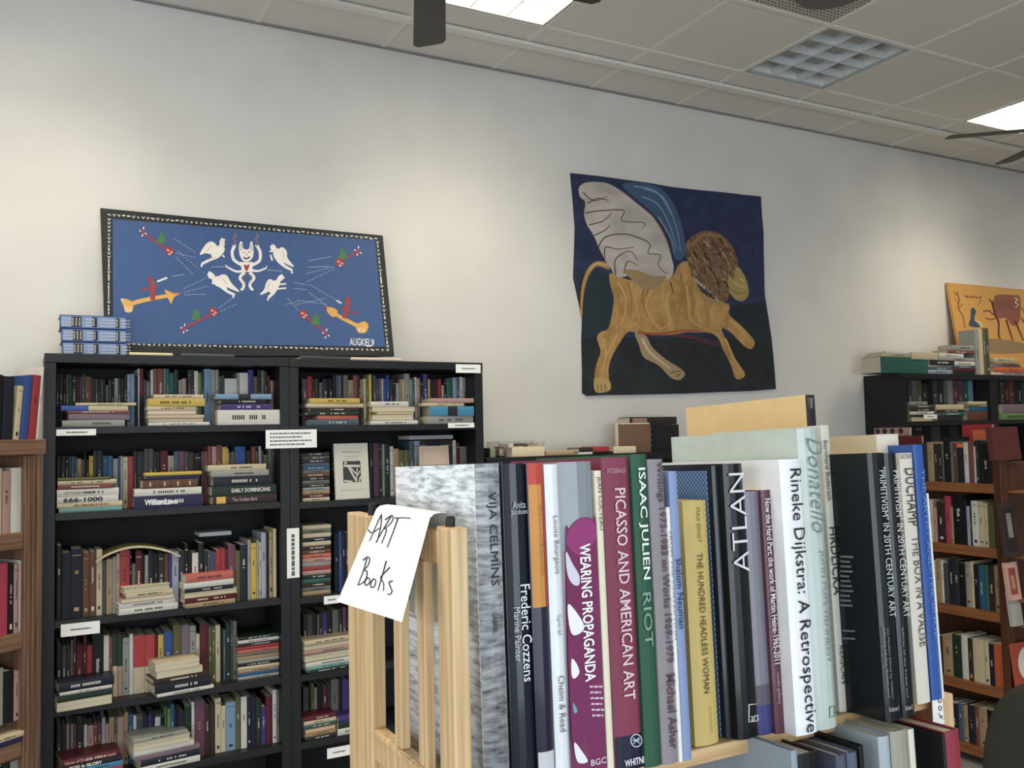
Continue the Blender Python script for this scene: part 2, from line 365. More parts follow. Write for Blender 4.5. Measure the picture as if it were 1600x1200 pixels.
# suspended ceiling: 0.61 m grid, square fittings set into it
GX0, GS, GYL = 1.5449, 0.61, DW-0.5465
LIGHTS = {(0, 0): 1, (3, 0): 0, (6, 0): 1, (-3, 0): 1, (0, 3): 1, (3, 3): 1, (6, 3): 1, (-3, 3): 1, (9, 0): 1}
VENT = (2, 1)
mb = MB(); tb = MB(); t = 0.012
nx0, nx1 = -7, 13
for i in range(nx0, nx1):
    xa, xb = GX0+i*GS, GX0+(i+1)*GS
    if xa < X0R or xb > X1R+0.2: continue
    rows = [(-1, GYL, DW)]+[(j, GYL-(j+1)*GS, GYL-j*GS) for j in range(0, 11)]
    for j, ya, yb in rows:
        if (i, j) in LIGHTS or (i, j) == VENT: continue
        mb.add([(xa, ya, HC), (xb, ya, HC), (xb, yb, HC), (xa, yb, HC)], [(0, 1, 2, 3)], M_tile)
struct(mb, 'ceiling', recalc=False)
for i in range(nx0, nx1+1):
    x = GX0+i*GS
    if X0R < x < X1R: tb.box((x-t, Y0R, HC-0.004), (x+t, DW, HC+0.03), M_tbar)
for j in range(0, 12):
    y = GYL-j*GS; tb.box((X0R, y-t, HC-0.005), (X1R, y+t, HC+0.03), M_tbar)
tb.box((X0R, DW-0.022, HC-0.006), (X1R, DW-0.0005, HC+0.02), mat('8f8f8c', .6))
struct(tb, 'trim_1')
mb = MB(); mb.box((X0R, DW-0.386, HC-0.022), (X1R, DW-0.336, HC-0.0055), mat('dcdad2', .45)); mb.box((X0R, DW-0.336, HC-0.012), (X1R, DW-0.332, HC-0.0055), mat('55534e', .6))
struct(mb, 'trim_2')
mb = MB(); mb.box((X0R, Y0R, HC+0.16), (X1R, DW, HC+0.2), mat('777570', .9)); struct(mb, 'trim_3')

M_louver = mat('d4dadc', 0.25, 0.0, 0.2)
def troffer(i, j, on, label):
    xa, xb = GX0+i*GS+t, GX0+(i+1)*GS-t; yb, ya = GYL-j*GS-t, GYL-(j+1)*GS+t
    e = empty('ceiling_light', ((xa+xb)/2, (ya+yb)/2, HC))
    def W(a, b, m, k, skip=()): k.box((a[0]-(xa+xb)/2, a[1]-(ya+yb)/2, a[2]), (b[0]-(xa+xb)/2, b[1]-(ya+yb)/2, b[2]), m, skip=skip)
    h = MB(); m = mat('dfe0dc', .5); H = 0.11
    W((xa, ya, 0.0), (xb, ya+.004, H), m, h); W((xa, yb-.004, 0.0), (xb, yb, H), m, h); W((xa, ya, 0.0), (xa+.004, yb, H), m, h); W((xb-.004, ya, 0.0), (xb, yb, H), m, h)
    W((xa, ya, H), (xb, yb, H+.004), m, h); h.build('housing', e)
    f = MB(); m = mat('a8aaa6', .4); q = 0.010
    W((xa, ya, -.005), (xb, ya+q, .01), m, f); W((xa, yb-q, -.005), (xb, yb, .01), m, f); W((xa, ya+q, -.005), (xa+q, yb-q, .01), m, f); W((xb-q, ya+q, -.005), (xb, yb-q, .01), m, f); f.build('frame', e)
    l = MB()
    for k in range(1, 3):
        x = xa+q+(xb-xa-2*q)*k/3; W((x-.003, ya+q, .004), (x+.003, yb-q, .045), M_louver, l)
    for k in range(1, 4):
        y = ya+q+(yb-ya-2*q)*k/4; W((xa+q, y-.003, .004), (xb-q, y+.003, .045), M_louver, l)
    l.build('louver', e)
    p = MB(); W((xa+.02, ya+.02, .085), (xb-.02, yb-.02, .09), emit('lit_panel', (1, .90, .72), 9.0) if on else mat('b9bdbc', .35), p); p.build('diffuser', e)
    tag(e, label, 'ceiling light', 'square louvered ceiling lights')
    if on:
        a = area('lamp', (0, 0, -0.012), (0, 0, 0), 0.5, 0.5, 10.5, (1.0, .88, .68), math.radians(116)); a.parent = e; a['part'] = 1
LL = {(0, 0): 'lit square ceiling light cut off by the top edge beside the fan blade', (3, 0): 'unlit square ceiling light with grey louvers, near the wall',
      (6, 0): 'lit square ceiling light at the right edge, above the fan blade'}
COLN = {-3: 'leftmost', 0: 'second from left', 3: 'third from left', 6: 'fourth from left', 9: 'rightmost'}
for (i, j), on in LIGHTS.items(): troffer(i, j, on, LL.get((i, j), 'lit square ceiling light, %s in the row %s' % (COLN[i], 'next to the wall' if j == 0 else 'over the camera')))
# perforated air panel
e = empty('air_vent', (GX0+2.5*GS, GYL-1.5*GS, HC)); p = MB(); hs = GS/2-t
p.box((-hs, -hs, 0.0), (hs, hs, 0.01), mat('c0bab2', .6)); 
for a in range(26):
    for b in range(26):
        x = -hs+.02+a*(2*hs-.04)/25; y = -hs+.02+b*(2*hs-.04)/25; p.add([(x-.005, y-.005, -.0008), (x+.005, y-.005, -.0008), (x+.005, y+.005, -.0008), (x-.005, y+.005, -.0008)], [(0, 1, 2, 3)], mat('4c4844', .8))
p.build('perforated_panel', e, recalc=False)
p = MB(); p.tube((0.05, 0.06, -0.012), (0.05, 0.06, -0.001), .15, .16, mat('6a6560', .6), 32); p.build('round_baffle', e)
tag(e, 'perforated square air panel in the ceiling beyond the unlit light, cut by the top edge', 'vent')

# ceiling fans
def fan(hx, hy, z, a0, label, R=0.67):
    e = empty('ceiling_fan', (hx, hy, Z(z)), Matrix.Rotation(a0, 3, 'Z')); m = mat('45463c', .5)
    k = MB(); k.tube((0, 0, 0.06), (0, 0, HC-Z(z)), .012, .012, m); k.build('rod', e)
    k = MB(); k.tube((0, 0, HC-Z(z)-.06), (0, 0, HC-Z(z)), .04, .07, m, 24); k.build('canopy', e)
    k = MB(); k.tube((0, 0, -.05), (0, 0, -.01), .07, .11, m, 28); k.tube((0, 0, -.01), (0, 0, .07), .11, .10, m, 28); k.tube((0, 0, .07), (0, 0, .1), .10, .04, m, 28); k.build('motor', e)
    for i in range(5):
        Rm = Matrix.Rotation(i*2*math.pi/5, 3, 'Z') @ Matrix.Rotation(math.radians(-10), 3, 'X')
        k = MB(); out = [(.14, -.045), (.2, -.058), (R-.03, -.068), (R, -.055), (R+.004, .045), (R-.02, .066), (.2, .056), (.14, .045)]
        k.prism(out, lambda x, y, t_: tuple(Rm @ Vector((x, y, t_))), -.003, .004, m)
        k.box((.07, -.018, -.006), (.19, .018, -.003), m, T=lambda v: Rm @ v)
        k.build('blade', e, bevel=.002)
    return tag(e, label, 'ceiling fan', 'dark ceiling fans')
fan(1.19, 2.715, 1.6, math.atan2(.92, .39), 'dark ceiling fan whose blade hangs into the picture before the lit left light')
fan(5.02, 2.75, 1.6, math.atan2(.44, -.505), 'dark ceiling fan at the right edge, its blade crossing the lit right light')

# ================================================================ bookcases
def bookcase(name, label, x0, x1, yf, yb, ztop, shelves, mside, mshelf, side=.04, th=.028, topth=.035, zfloor=None, parts_back=True, rot=None):
    e = empty(name, ((x0+x1)/2, (yf+yb)/2, 0)); cx, cy = (x0+x1)/2, (yf+yb)/2
    def B(a, b, m, n, bevel=.0015):
        k = MB(); k.box((a[0]-cx, a[1]-cy, a[2]), (b[0]-cx, b[1]-cy, b[2]), m); return k.build(n, e, bevel=bevel)
    zt = Z(ztop)
    B((x0, yf, 0), (x0+side, yb, zt-topth), mside, 'side_panel'); B((x1-side, yf, 0), (x1, yb, zt-topth), mside, 'side_panel')
    B((x0, yf-.003, zt-topth), (x1, yb, zt), mshelf, 'top_panel'); B((x0+side, yb-.006, 0), (x1-side, yb, zt-topth), M_backp, 'back_panel')
    for s in shelves: B((x0+side, yf+.002, Z(s)-th), (x1-side, yb-.006, Z(s)), mshelf, 'shelf')
    B((x0+side, yf+.02, 0), (x1-side, yf+.04, .08), mshelf, 'plinth')
    return e
YF, YB = 3.83, DW-.004
SA = [.065, -.26, -.66, -.985, -1.263, -1.54]
tag(bookcase('bookcase', 0, .07, .9955, YF, YB, .345, SA, M_black, M_black), 'tall black bookcase with three blue volumes on top, packed with books', 'bookcase', 'black bookcases along the wall')
tag(bookcase('bookcase', 0, .9965, 1.915, YF, YB, .343, [.057, -.268, -.668, -.99, -1.27, -1.54], M_black, M_black), 'tall black bookcase beside the pine rack, white label at its top right corner', 'bookcase', 'black bookcases along the wall')
tag(bookcase('bookcase', 0, 4.86, 5.776, YF, YB, .335, [.03, -.3, -.62, -.95, -1.27, -1.54], M_black, M_black), 'black bookcase under the yellow painting, its left side panel showing', 'bookcase', 'black bookcases along the wall')
tag(bookcase('bookcase', 0, 5.777, 6.7, YF, YB, .335, [.03, -.3, -.62, -.95, -1.27, -1.54], M_black, M_black), 'black bookcase at the right edge of the photo under the yellow painting', 'bookcase', 'black bookcases along the wall')
tag(bookcase('bookcase', 0, 1.93, 4.0, YF, YB, -.108, [-.45, -.8, -1.15, -1.5], M_black, M_black), 'low black bookcase along the wall behind the art books', 'bookcase', 'black bookcases along the wall')

FA = Face((0, YF+.008, 0), (1, 0)); WA = 'left black bookcase'; WBk = 'middle black bookcase'; WC = 'right black bookcase'
BK = .10
# --- left black case, shelf 1
g = 'books on the left black bookcase'
n1 = upright_row(FA, .065, 80, 560, 8.42, [(68,205,'K'),(105,205,'K'),(160,240,'k'),(190,210,'q'),(240,215,'q'),(270,230,'E'),(340,240,'R'),(375,240,'m'),(405,215,'e'),(445,240,'i'),(515,250,'O'),(540,270,'K'),(580,270,'q'),(615,270,'k'),(650,280,'q'),(690,275,'k'),(720,350,'g'),(750,280,'K'),(800,265,'k'),(832,262,'G'),(885,265,'K'),(920,265,'E'),(960,230,'k'),(1000,210,'x'),(1040,205,'l'),(1100,240,'k'),(1140,135,'w'),(1165,135,'N',('^R.55')),(1215,275,'q'),(1250,300,'g'),(1310,150,'w'),(1345,135,'i'),(1400,135,'i'),(1485,135,'h')], 1512, 'top shelf, '+WA, g, vis=632, dep=BK)
upright_row(FA, .065, 260, 560, 8.42, [(0,135,'e'),(40,190,'e'),(100,150,'E'),(160,285,'G'),(205,265,'p'),(260,250,'k'),(290,150,'q'),(320,150,'K'),(365,165,'w'),(420,190,'v'),(460,190,'E'),(495,140,'l'),(590,150,'G'),(645,150,'G'),(690,230,'q'),(735,225,'q'),(765,265,'w'),(930,190,'G'),(960,190,'w'),(1075,150,'u'),(1150,240,'O'),(1200,150,'k'),(1245,160,'g'),(1290,170,'E'),(1330,230,'R'),(1370,290,'p'),(1410,230,'p')], 1450, 'top shelf, '+WA, g, vis=632, dep=BK, start=n1)
pile(FA, .065, [(118,213,631,635,'c'),(96,200,635,643,'c','2'),(105,202,645,649,'i'),(107,202,650,660,'a'),(97,195,661,671,'G')], 'left pile, top shelf, '+WA, g, rot=.0)
pile(FA, .065, [(240,318,618,624,'c'),(231,320,625,637,'y'),(230,307,637,643,'c'),(231,306,645,652,'p','pg'),(231,319,653,658,'c'),(231,319,658,664,'t','pg'),(232,327,664,669,'w')], 'middle pile, top shelf, '+WA, g)
pile(FA, .065, [(337,424,616,624,'l','mid'),(345,417,625,632,'k'),(345,426,633,642,'u'),(340,437,643,666,'w')], 'right pile, top shelf, '+WA, g)
# --- shelf 2
n2 = upright_row(FA, -.26, 80, 690, 8.42, [(68,190,'k'),(130,190,'K'),(190,190,'k'),(230,185,'q'),(262,190,'j'),(305,200,'j'),(340,225,'t'),(400,240,'O'),(435,120,'q'),(450,185,'E'),(465,240,'R'),(497,188,'y'),(555,120,'q'),(595,120,'K'),(680,185,'s'),(745,190,'s'),(815,225,'G'),(880,190,'j'),(910,190,'x'),(945,200,'c'),(1010,195,'r'),(1085,125,'K'),(1130,130,'K'),(1225,95,'q'),(1280,95,'q'),(1350,130,'K'),(1390,130,'k'),(1435,120,'R'),(1540,185,'p')], 1580, 'second shelf, '+WA, g, vis=760, dep=BK)
upright_row(FA, -.26, 260, 690, 8.42, [(20,185,'G'),(100,130,'j'),(165,125,'m'),(245,130,'q'),(290,140,'D'),(370,150,'k'),(460,130,'m'),(500,130,'i'),(545,60,'i'),(600,65,'p'),(660,45,'i'),(735,70,'y'),(800,90,'c'),(820,150,'m'),(850,130,'O'),(900,65,'b'),(1040,110,'k'),(1060,120,'D'),(1120,75,'i'),(1180,130,'B'),(1215,60,'x'),(1250,120,'q'),(1280,170,'O'),(1340,95,'g'),(1400,95,'q'),(1450,95,'g')], 1490, 'second shelf, '+WA, g, vis=745, dep=BK, start=n2)
pile(FA, -.26, [(90,172,752,756,'O'),(90,182,753,759,'c'),(90,177,759,766,'i'),(89,186,765,776,'w'),(89,185,777,787,'w'),(89,191,787,794,'c'),(92,191,794,801,'h')], 'left pile, second shelf, '+WA, g,
     texts={3: ('DICTIONARY OF WAR?', .12, .62, .42, '2c2c30', .0), 4: ('666-1000', .1, .74, .72, '101012', .03), 5: ('ALEF AND THE COMPASS', .3, .8, .5, 'a03030', .0)})
pile(FA, -.26, [(226,315,736,741,'y'),(228,313,742,748,'n'),(223,309,749,762,'B','orn'),(210,315,764,775,'w'),(209,317,776,795,'n')], 'middle pile, second shelf, '+WA, g,
     texts={4: ('WilliamLaws', .15, .62, .5, 'f0f0f0', .02)})
pile(FA, -.26, [(325,416,728,737,'c'),(330,420,737,746,'G'),(333,425,746,760,'N'),(331,432,760,775,'E'),(332,433,775,788,'D','lab')], 'right pile, second shelf, '+WA, g,
     texts={3: ('EARLY DOMINICANS', .3, .9, .42, 'e8e8e0', .01), 4: ('The Golden Bird', .3, .68, .4, 'c9a9a0', 0)})
# --- shelf 3
n3 = upright_row(FA, -.66, 80, 840, 8, [(65,100,'k'),(135,190,'N'),(245,140,'N'),(395,190,'B'),(480,180,'B'),(565,150,'c'),(640,290,'q'),(690,270,'t'),(770,240,'G'),(815,200,'p'),(860,160,'r'),(985,170,'k'),(1010,330,'g'),(1055,170,'R'),(1140,200,'k'),(1170,220,'G'),(1215,180,'N'),(1285,200,'k'),(1340,200,'K'),(1415,200,'B'),(1470,190,'u')], 1515, 'third shelf, '+WA, g, dep=.03)
upright_row(FA, -.66, 260, 810, 7.5, [(65,390,'x'),(145,380,'K'),(215,300,'k'),(258,400,'k'),(300,405,'w'),(375,290,'k'),(445,380,'E'),(485,385,'m'),(515,390,'s'),(555,400,'i'),(580,370,'r'),(640,350,'r'),(690,380,'R'),(720,310,'m'),(810,380,'O'),(865,310,'N'),(950,250,'G'),(990,290,'y'),(1055,250,'G'),(1085,280,'c'),(1110,165,'x'),(1170,165,'k'),(1200,160,'t'),(1250,120,'c')], 1290, 'third shelf, '+WA, g, dep=.03, start=n3)
pile(FA, -.66, [(193,268,925,934,'c','pg'),(197,272,935,943,'c'),(190,274,942,949,'p','pg'),(186,276,950,957,'w'),(186,280,957,967,'w')], 'left pile, third shelf, '+WA, g, dep=-.03, rot=.13)
pile(FA, -.66, [(291,367,905,917,'z'),(287,368,918,927,'w'),(289,367,928,934,'N'),(288,374,934,942,'c','pg'),(289,374,942,950,'R'),(291,370,950,957,'t')], 'right pile, third shelf, '+WA, g, dep=-.03, rot=.13)
# --- shelf 4
n4 = upright_row(FA, -.985, 80, 980, 8.42, [(68,240,'k'),(145,240,'q'),(200,250,'K'),(255,170,'g'),(290,120,'R'),(330,240,'R'),(420,110,'R'),(470,240,'r'),(540,100,'k'),(690,110,'w'),(765,130,'i'),(810,110,'c','^E.5'),(875,120,'p','^E.5'),(940,140,'G'),(1030,90,'w'),(1080,110,'c','^r.45'),(1235,100,'c','^r.45'),(1365,100,'R'),(1405,100,'y'),(1480,60,'b')], 1600, 'fourth shelf, '+WA, g, vis=1075, dep=.06)
upright_row(FA, -.985, 260, 960, 8.42, [(88,140,'O'),(200,140,'a'),(310,150,'G'),(390,260,'c'),(440,130,'R'),(555,150,'O'),(600,150,'O'),(645,140,'c'),(710,200,'k'),(745,210,'j'),(780,120,'E'),(845,80,'q'),(875,90,'g')], 928, 'fourth shelf, '+WA, g, dep=.06, start=n4)
pe = []
cols = 'EwDrzgtGkctsG'
for k, c_ in enumerate(cols): pe.append((372, 436, 978+k*5.2, 982.9+k*5.2, c_))
pile(FA, -.985, pe, 'tall pile, fourth shelf, '+WA, g, dep=.03)
pile(FA, -.985, [(92,180,1066,1080,'N'),(93,176,1081,1086,'w'),(90,176,1087,1097,'E'),(89,176,1098,1112,'c','pg')], 'left pile, fourth shelf, '+WA, g, dep=-.05, rot=.13)
pile(FA, -.985, [(243,313,1028,1042,'c','pg'),(245,319,1044,1054,'c','pg'),(240,330,1055,1064,'D'),(242,333,1064,1078,'N'),(246,337,1079,1084,'w')], 'middle pile, fourth shelf, '+WA, g, dep=-.05, rot=.13)
# --- shelf 5
n5 = upright_row(FA, -1.263, 80, 1080, 8.42, [(70,470,'K'),(140,480,'E'),(200,430,'p'),(235,430,'m'),(260,430,'G'),(290,430,'m'),(330,430,'D'),(430,440,'w'),(475,450,'p'),(560,410,'i'),(610,420,'B'),(665,350,'x'),(715,430,'p'),(760,340,'t'),(830,340,'O'),(870,340,'p'),(960,280,'t'),(1015,300,'s'),(1080,320,'w'),(1125,290,'q'),(1215,340,'N'),(1285,300,'b'),(1320,300,'N'),(1365,340,'w'),(1440,340,'k'),(1490,200,'v')], 1540, 'fifth shelf, '+WA, g, vis=1150, dep=BK)
upright_row(FA, -1.263, 260, 1060, 8.42, [(15,400,'v'),(55,340,'s'),(105,430,'k'),(150,440,'N'),(240,370,'E'),(330,310,'w'),(370,300,'m'),(505,370,'D'),(575,350,'D'),(640,260,'c'),(720,360,'c'),(780,310,'l'),(910,240,'O'),(980,240,'w'),(1060,240,'N'),(1120,260,'N'),(1180,280,'E'),(1250,370,'u'),(1310,240,'R'),(1395,150,'w'),(1450,150,'g')], 1500, 'fifth shelf, '+WA, g, dep=.04, start=n5)
pile(FA, -1.263, [(98,190,1172,1182,'R'),(98,193,1183,1190,'N'),(99,194,1191,1199,'d'),(99,194,1200,1206,'f'),(99,193,1207,1215,'w')], 'left pile, fifth shelf, '+WA, g, dep=-.03, rot=.13,
     texts={0: ('Haven of Dreams - Anton Lewis', .04, .92, .5, 'd8b0a8', .01), 1: ('GOD in GLORY', .1, .65, .7, 'f2efe6', .03)})
pile(FA, -1.263, [(208,296,1152,1158,'G'),(208,300,1160,1172,'c','pg'),(209,306,1173,1181,'w'),(212,316,1182,1190,'a'),(220,315,1191,1200,'N'),(220,315,1201,1210,'w')], 'middle pile, fifth shelf, '+WA, g, dep=-.04, rot=.13)

# --- middle black case
g = 'books on the middle black bookcase'
m1 = upright_row(FA, .057, 465, 575, 10.667, [(65,150,'q'),(85,180,'m'),(165,140,'r'),(245,180,'D'),(290,180,'q'),(340,180,'N'),(360,240,'g'),(415,180,'k'),(520,180,'k'),(590,110,'N'),(640,120,'j'),(680,120,'g'),(730,120,'k'),(760,120,'g'),(845,200,'t'),(930,120,'i'),(1010,130,'k'),(1060,180,'K')], 1096, 'top shelf, '+WBk, g, vis=620, dep=BK)
m1 = upright_row(FA, .057, 465, 575, 10.667, [(1100,180,'c'),(1140,110,'O'),(1185,110,'y')], 1235, 'top shelf, '+WBk, g, dep=.05, start=m1)
m1 = upright_row(FA, .057, 465, 575, 10.667, [(1255,130,'j'),(1310,180,'m'),(1360,170,'g'),(1400,180,'w'),(1430,180,'b'),(1480,120,'b')], 1525, 'top shelf, '+WBk, g, vis=620, dep=BK, start=m1)
upright_row(FA, .057, 605, 575, 10.667, [(35,190,'K'),(100,190,'k'),(145,250,'G'),(205,190,'t'),(250,190,'c'),(290,95,'G'),(375,190,'G'),(420,190,'e'),(460,150,'w'),(490,170,'p'),(545,200,'E'),(600,100,'u'),(680,190,'y'),(715,190,'E'),(760,190,'D'),(805,200,'R'),(850,190,'r'),(910,290,'c'),(945,190,'N'),(990,180,'e'),(1090,160,'x'),(1160,150,'j'),(1205,150,'w'),(1260,160,'G'),(1315,180,'K'),(1400,180,'j')], 1445, 'top shelf, '+WBk, g, vis=622, dep=BK, start=m1)
pile(FA, .057, [(484,562,616,624,'y'),(479,568,625,631,'c'),(485,561,632,638,'D'),(480,561,639,645,'E'),(497,560,646,652,'z'),(481,561,653,662,'j')], 'left pile, top shelf, '+WBk, g)
pile(FA, .057, [(579,638,622,630,'w'),(582,648,632,640,'y','pg'),(589,646,641,645,'c'),(582,646,646,655,'t','pg'),(579,653,656,662,'w')], 'middle pile, top shelf, '+WBk, g)
pile(FA, .057, [(672,740,618,625,'p'),(660,725,626,631,'c'),(672,740,632,647,'d','mid'),(666,740,648,660,'G')], 'right pile, top shelf, '+WBk, g)
# shelf 2
pe = []
for k, c_ in enumerate('KqKjsgBKgKGtRc'): pe.append((473, 515, 700+k*5.7, 705.2+k*5.7, c_))
pile(FA, -.268, pe, 'tall pile, second shelf, '+WBk, g, dep=.02)
m2 = upright_row(FA, -.268, 465, 670, 10, [(525,300,'k')], 560, 'second shelf, '+WBk, g, dep=.1)
upright_row(FA, -.268, 570, 670, 8.42, [(60,190,'N'),(110,190,'m'),(185,200,'E'),(225,200,'G'),(260,200,'E'),(330,230,'w'),(375,260,'t'),(450,280,'O'),(520,280,'O'),(590,160,'j'),(650,160,'x'),(725,150,'K'),(830,150,'N'),(980,150,'K'),(1155,150,'w'),(1200,180,'R'),(1250,230,'g')], 1345, 'second shelf, '+WBk, g, dep=BK, start=m2, vis=728)
# shelf 3
pe = []
for k, c_ in enumerate('cgcNcDBzpGrpEeDgt'): pe.append((473, 517, 818+k*6.9, 824.2+k*6.9, c_))
pile(FA, -.668, pe, 'tall pile, third shelf, '+WBk, g, dep=.02)
upright_row(FA, -.668, 465, 800, 7.5, [(430,250,'N'),(480,230,'b'),(520,250,'N'),(560,240,'N'),(600,250,'k')], 640, 'third shelf, '+WBk, g, dep=.06)
# shelf 4, 5
upright_row(FA, -.99, 465, 940, 4.615, [(40,90,'K'),(70,95,'q'),(110,90,'k'),(140,90,'g'),(158,80,'K'),(180,80,'u'),(215,80,'k'),(250,60,'g'),(295,50,'E'),(325,40,'m'),(350,50,'k')], 380, 'fourth shelf, '+WBk, g, dep=.10, vis=1000)
pile(FA, -.99, [(476,560,997,1003,'c'),(475,560,1004,1012,'t','pg'),(476,560,1013,1019,'p'),(476,560,1020,1032,'O','pg'),(478,560,1033,1040,'w'),(480,560,1041,1046,'h'),(482,560,1047,1052,'E')], 'pile on fourth shelf, '+WBk, g, dep=-.01, rot=.1)
upright_row(FA, -1.27, 465, 940, 4.615, [(40,620,'q'),(80,580,'k'),(95,590,'O'),(120,620,'G'),(140,600,'k'),(180,610,'R'),(215,600,'K'),(240,560,'g'),(295,570,'k'),(320,560,'u')], 370, 'fifth shelf, '+WBk, g, dep=.10, vis=1120)
pile(FA, -1.27, [(474,526,1128,1134,'R'),(475,526,1135,1141,'c'),(476,526,1142,1148,'e'),(477,526,1149,1155,'o','pg'),(477,526,1156,1162,'t'),(478,526,1163,1169,'K')], 'left pile, fifth shelf, '+WBk, g, rot=.05)
pile(FA, -1.27, [(529,570,1130,1138,'u'),(529,570,1139,1149,'E'),(528,570,1150,1160,'w')], 'right pile, fifth shelf, '+WBk, g, rot=.05)

# --- right black cases
g = 'books on the right black bookcase'
c1 = upright_row(FA, .03, 1410, 570, 8.42, [(70,200,'q'),(125,180,'g'),(190,190,'O'),(250,240,'K'),(330,200,'k'),(395,210,'q'),(455,200,'K'),(540,190,'g'),(590,190,'G'),(660,190,'m'),(725,190,'m'),(790,190,'e'),(860,180,'l')], 925, 'top shelf, '+WC, g, vis=615, dep=BK)
upright_row(FA, .03, 1410, 570, 8.42, [(1280,200,'q'),(1330,200,'R'),(1400,200,'i'),(1460,210,'K'),(1510,200,'E'),(1560,200,'q'),(1610,200,'K'),(1660,190,'R'),(1710,200,'k')], 1760, 'top shelf, far right black bookcase', g, vis=622, dep=BK)
pile(FA, .03, [(1421,1448,613,618,'G'),(1421,1460,619,624,'q'),(1422,1460,625,630,'D'),(1421,1459,631,636,'w'),(1422,1459,637,640,'k'),(1424,1458,641,648,'y','pg')], 'left pile, top shelf, '+WC, g, dep=.02)
pile(FA, .03, [(1462,1506,621,629,'c'),(1464,1506,630,634,'D'),(1470,1506,634,639,'e'),(1465,1504,640,648,'K')], 'middle pile, top shelf, '+WC, g, dep=.02)
pile(FA, .03, [(1512,1549,618,623,'c'),(1514,1549,624,628,'O'),(1514,1550,629,635,'s'),(1512,1550,636,650,'B')], 'right pile, top shelf, '+WC, g, dep=.02)
pile(FA, .03, [(1566,1610,622,636,'a'),(1563,1610,638,648,'v')], 'pile on top shelf, far right black bookcase', g, dep=.02)
upright_row(FA, -.3, 1410, 570, 8.42, [(60,800,'k'),(160,790,'K'),(260,800,'k'),(380,805,'q'),(500,800,'k'),(620,795,'K'),(740,800,'k'),(860,800,'E'),(1000,800,'k'),(1100,800,'K')], 1160, 'second shelf, '+WC, g, vis=680, dep=BK)

# --- brown unit standing out from the wall
FW_ = Face((4.458, 0, 0), (0, -1)); g = 'books on the brown shelf unit'; WW = 'brown shelf unit'
w1 = upright_row(FW_, -.31, 1370, 650, 6.957, [(30,330,'k'),(130,310,'D'),(240,300,'R'),(340,330,'k'),(440,300,'K'),(540,285,'t'),(610,300,'K'),(660,300,'D'),(700,300,'g'),(715,230,'k'),(790,280,'g'),(820,290,'B'),(865,300,'N','^o.9'),(935,290,'w'),(985,270,'i'),(1045,330,'w'),(1065,260,'E'),(1095,270,'k'),(1130,300,'k'),(1215,300,'D')], 1262, 'top board, '+WW, g, dep=.02)
upright_row(FW_, -.645, 1440, 760, 10, [(-60,200,'k'),(20,200,'K'),(90,200,'c'),(165,330,'p'),(230,240,'D'),(350,150,'f'),(440,320,'t'),(480,130,'k'),(640,200,'k'),(690,310,'x'),(740,260,'k'),(765,225,'w'),(870,240,'c'),(960,260,'c'),(1020,290,'O')], 1125, 'second board, '+WW, g, dep=.02)
upright_row(FW_, -.976, 1450, 860, 10, [(-40,200,'k'),(50,150,'c'),(110,130,'t'),(190,150,'w'),(230,200,'q'),(310,150,'N'),(390,150,'K'),(470,200,'k'),(570,180,'G'),(650,170,'c'),(700,220,'k'),(780,240,'s'),(860,230,'e'),(930,250,'D'),(1025,240,'t')], 1110, 'third board, '+WW, g, dep=.02)
upright_row(FW_, -1.365, 1460, 960, 10, [(-60,350,'k'),(40,330,'D'),(120,320,'t'),(270,320,'E'),(410,320,'w'),(510,380,'D'),(590,390,'c'),(760,410,'c'),(840,460,'N'),(920,470,'o')], 1085, 'fourth board, '+WW, g, dep=.02)
upright_row(FW_, -1.70, 1460, 1060, 8.57, [(80,300,'k'),(160,300,'j'),(200,330,'N'),(310,340,'j'),(380,370,'t'),(440,360,'N'),(535,370,'i'),(590,400,'t'),(700,430,'k')], 820, 'lowest board, '+WW, g, dep=.02)
e = empty('shelf_unit', (4.8, 3.33, 0))
def PB(a, b, m, n, bevel=.003):
    k = MB(); k.box((a[0]-4.8, a[1]-3.33, Z(a[2])), (b[0]-4.8, b[1]-3.33, Z(b[2])), m); return k.build(n, e, bevel=bevel)
XC0, XC1, YW0, YW1 = 4.45, 5.10, 2.935, 3.74
for z in (-.31, -.645, -.976, -1.365, -1.70):
    PB((XC0, YW0+.045, z-.05), (XC0+.3, YW1-.04, z), M_walh, 'shelf')
    PB((XC0+.32, YW0+.045, z-.05), (XC1, YW1-.04, z), M_walh, 'shelf')
PB((XC0+.302, YW0+.045, -EYE), (XC0+.318, YW1-.04, -.2), M_walnut, 'back_panel')
PB((XC0-.004, YW0, -EYE), (XC0+.05, YW0+.043, -.185), M_walnut, 'post'); PB((XC1-.05, YW0, -EYE), (XC1, YW0+.043, -.185), M_walnut, 'post')
PB((XC0, YW1-.038, -EYE), (XC0+.05, YW1, -.185), M_walnut, 'post'); PB((XC1-.05, YW1-.038, -EYE), (XC1, YW1, -.185), M_walnut, 'post')
PB((XC0+.052, YW0+.012, -EYE), (XC1-.052, YW0+.042, -.2), M_walnut, 'end_panel')
for z in (-.345, -.68, -.90, -1.03): PB((XC0+.052, YW0-.10, z-.012), (XC1-.01, YW0+.011, z), M_walh, 'display_ledge')
tag(e, 'brown stained double sided shelf unit standing out from the wall at right', 'shelf unit')

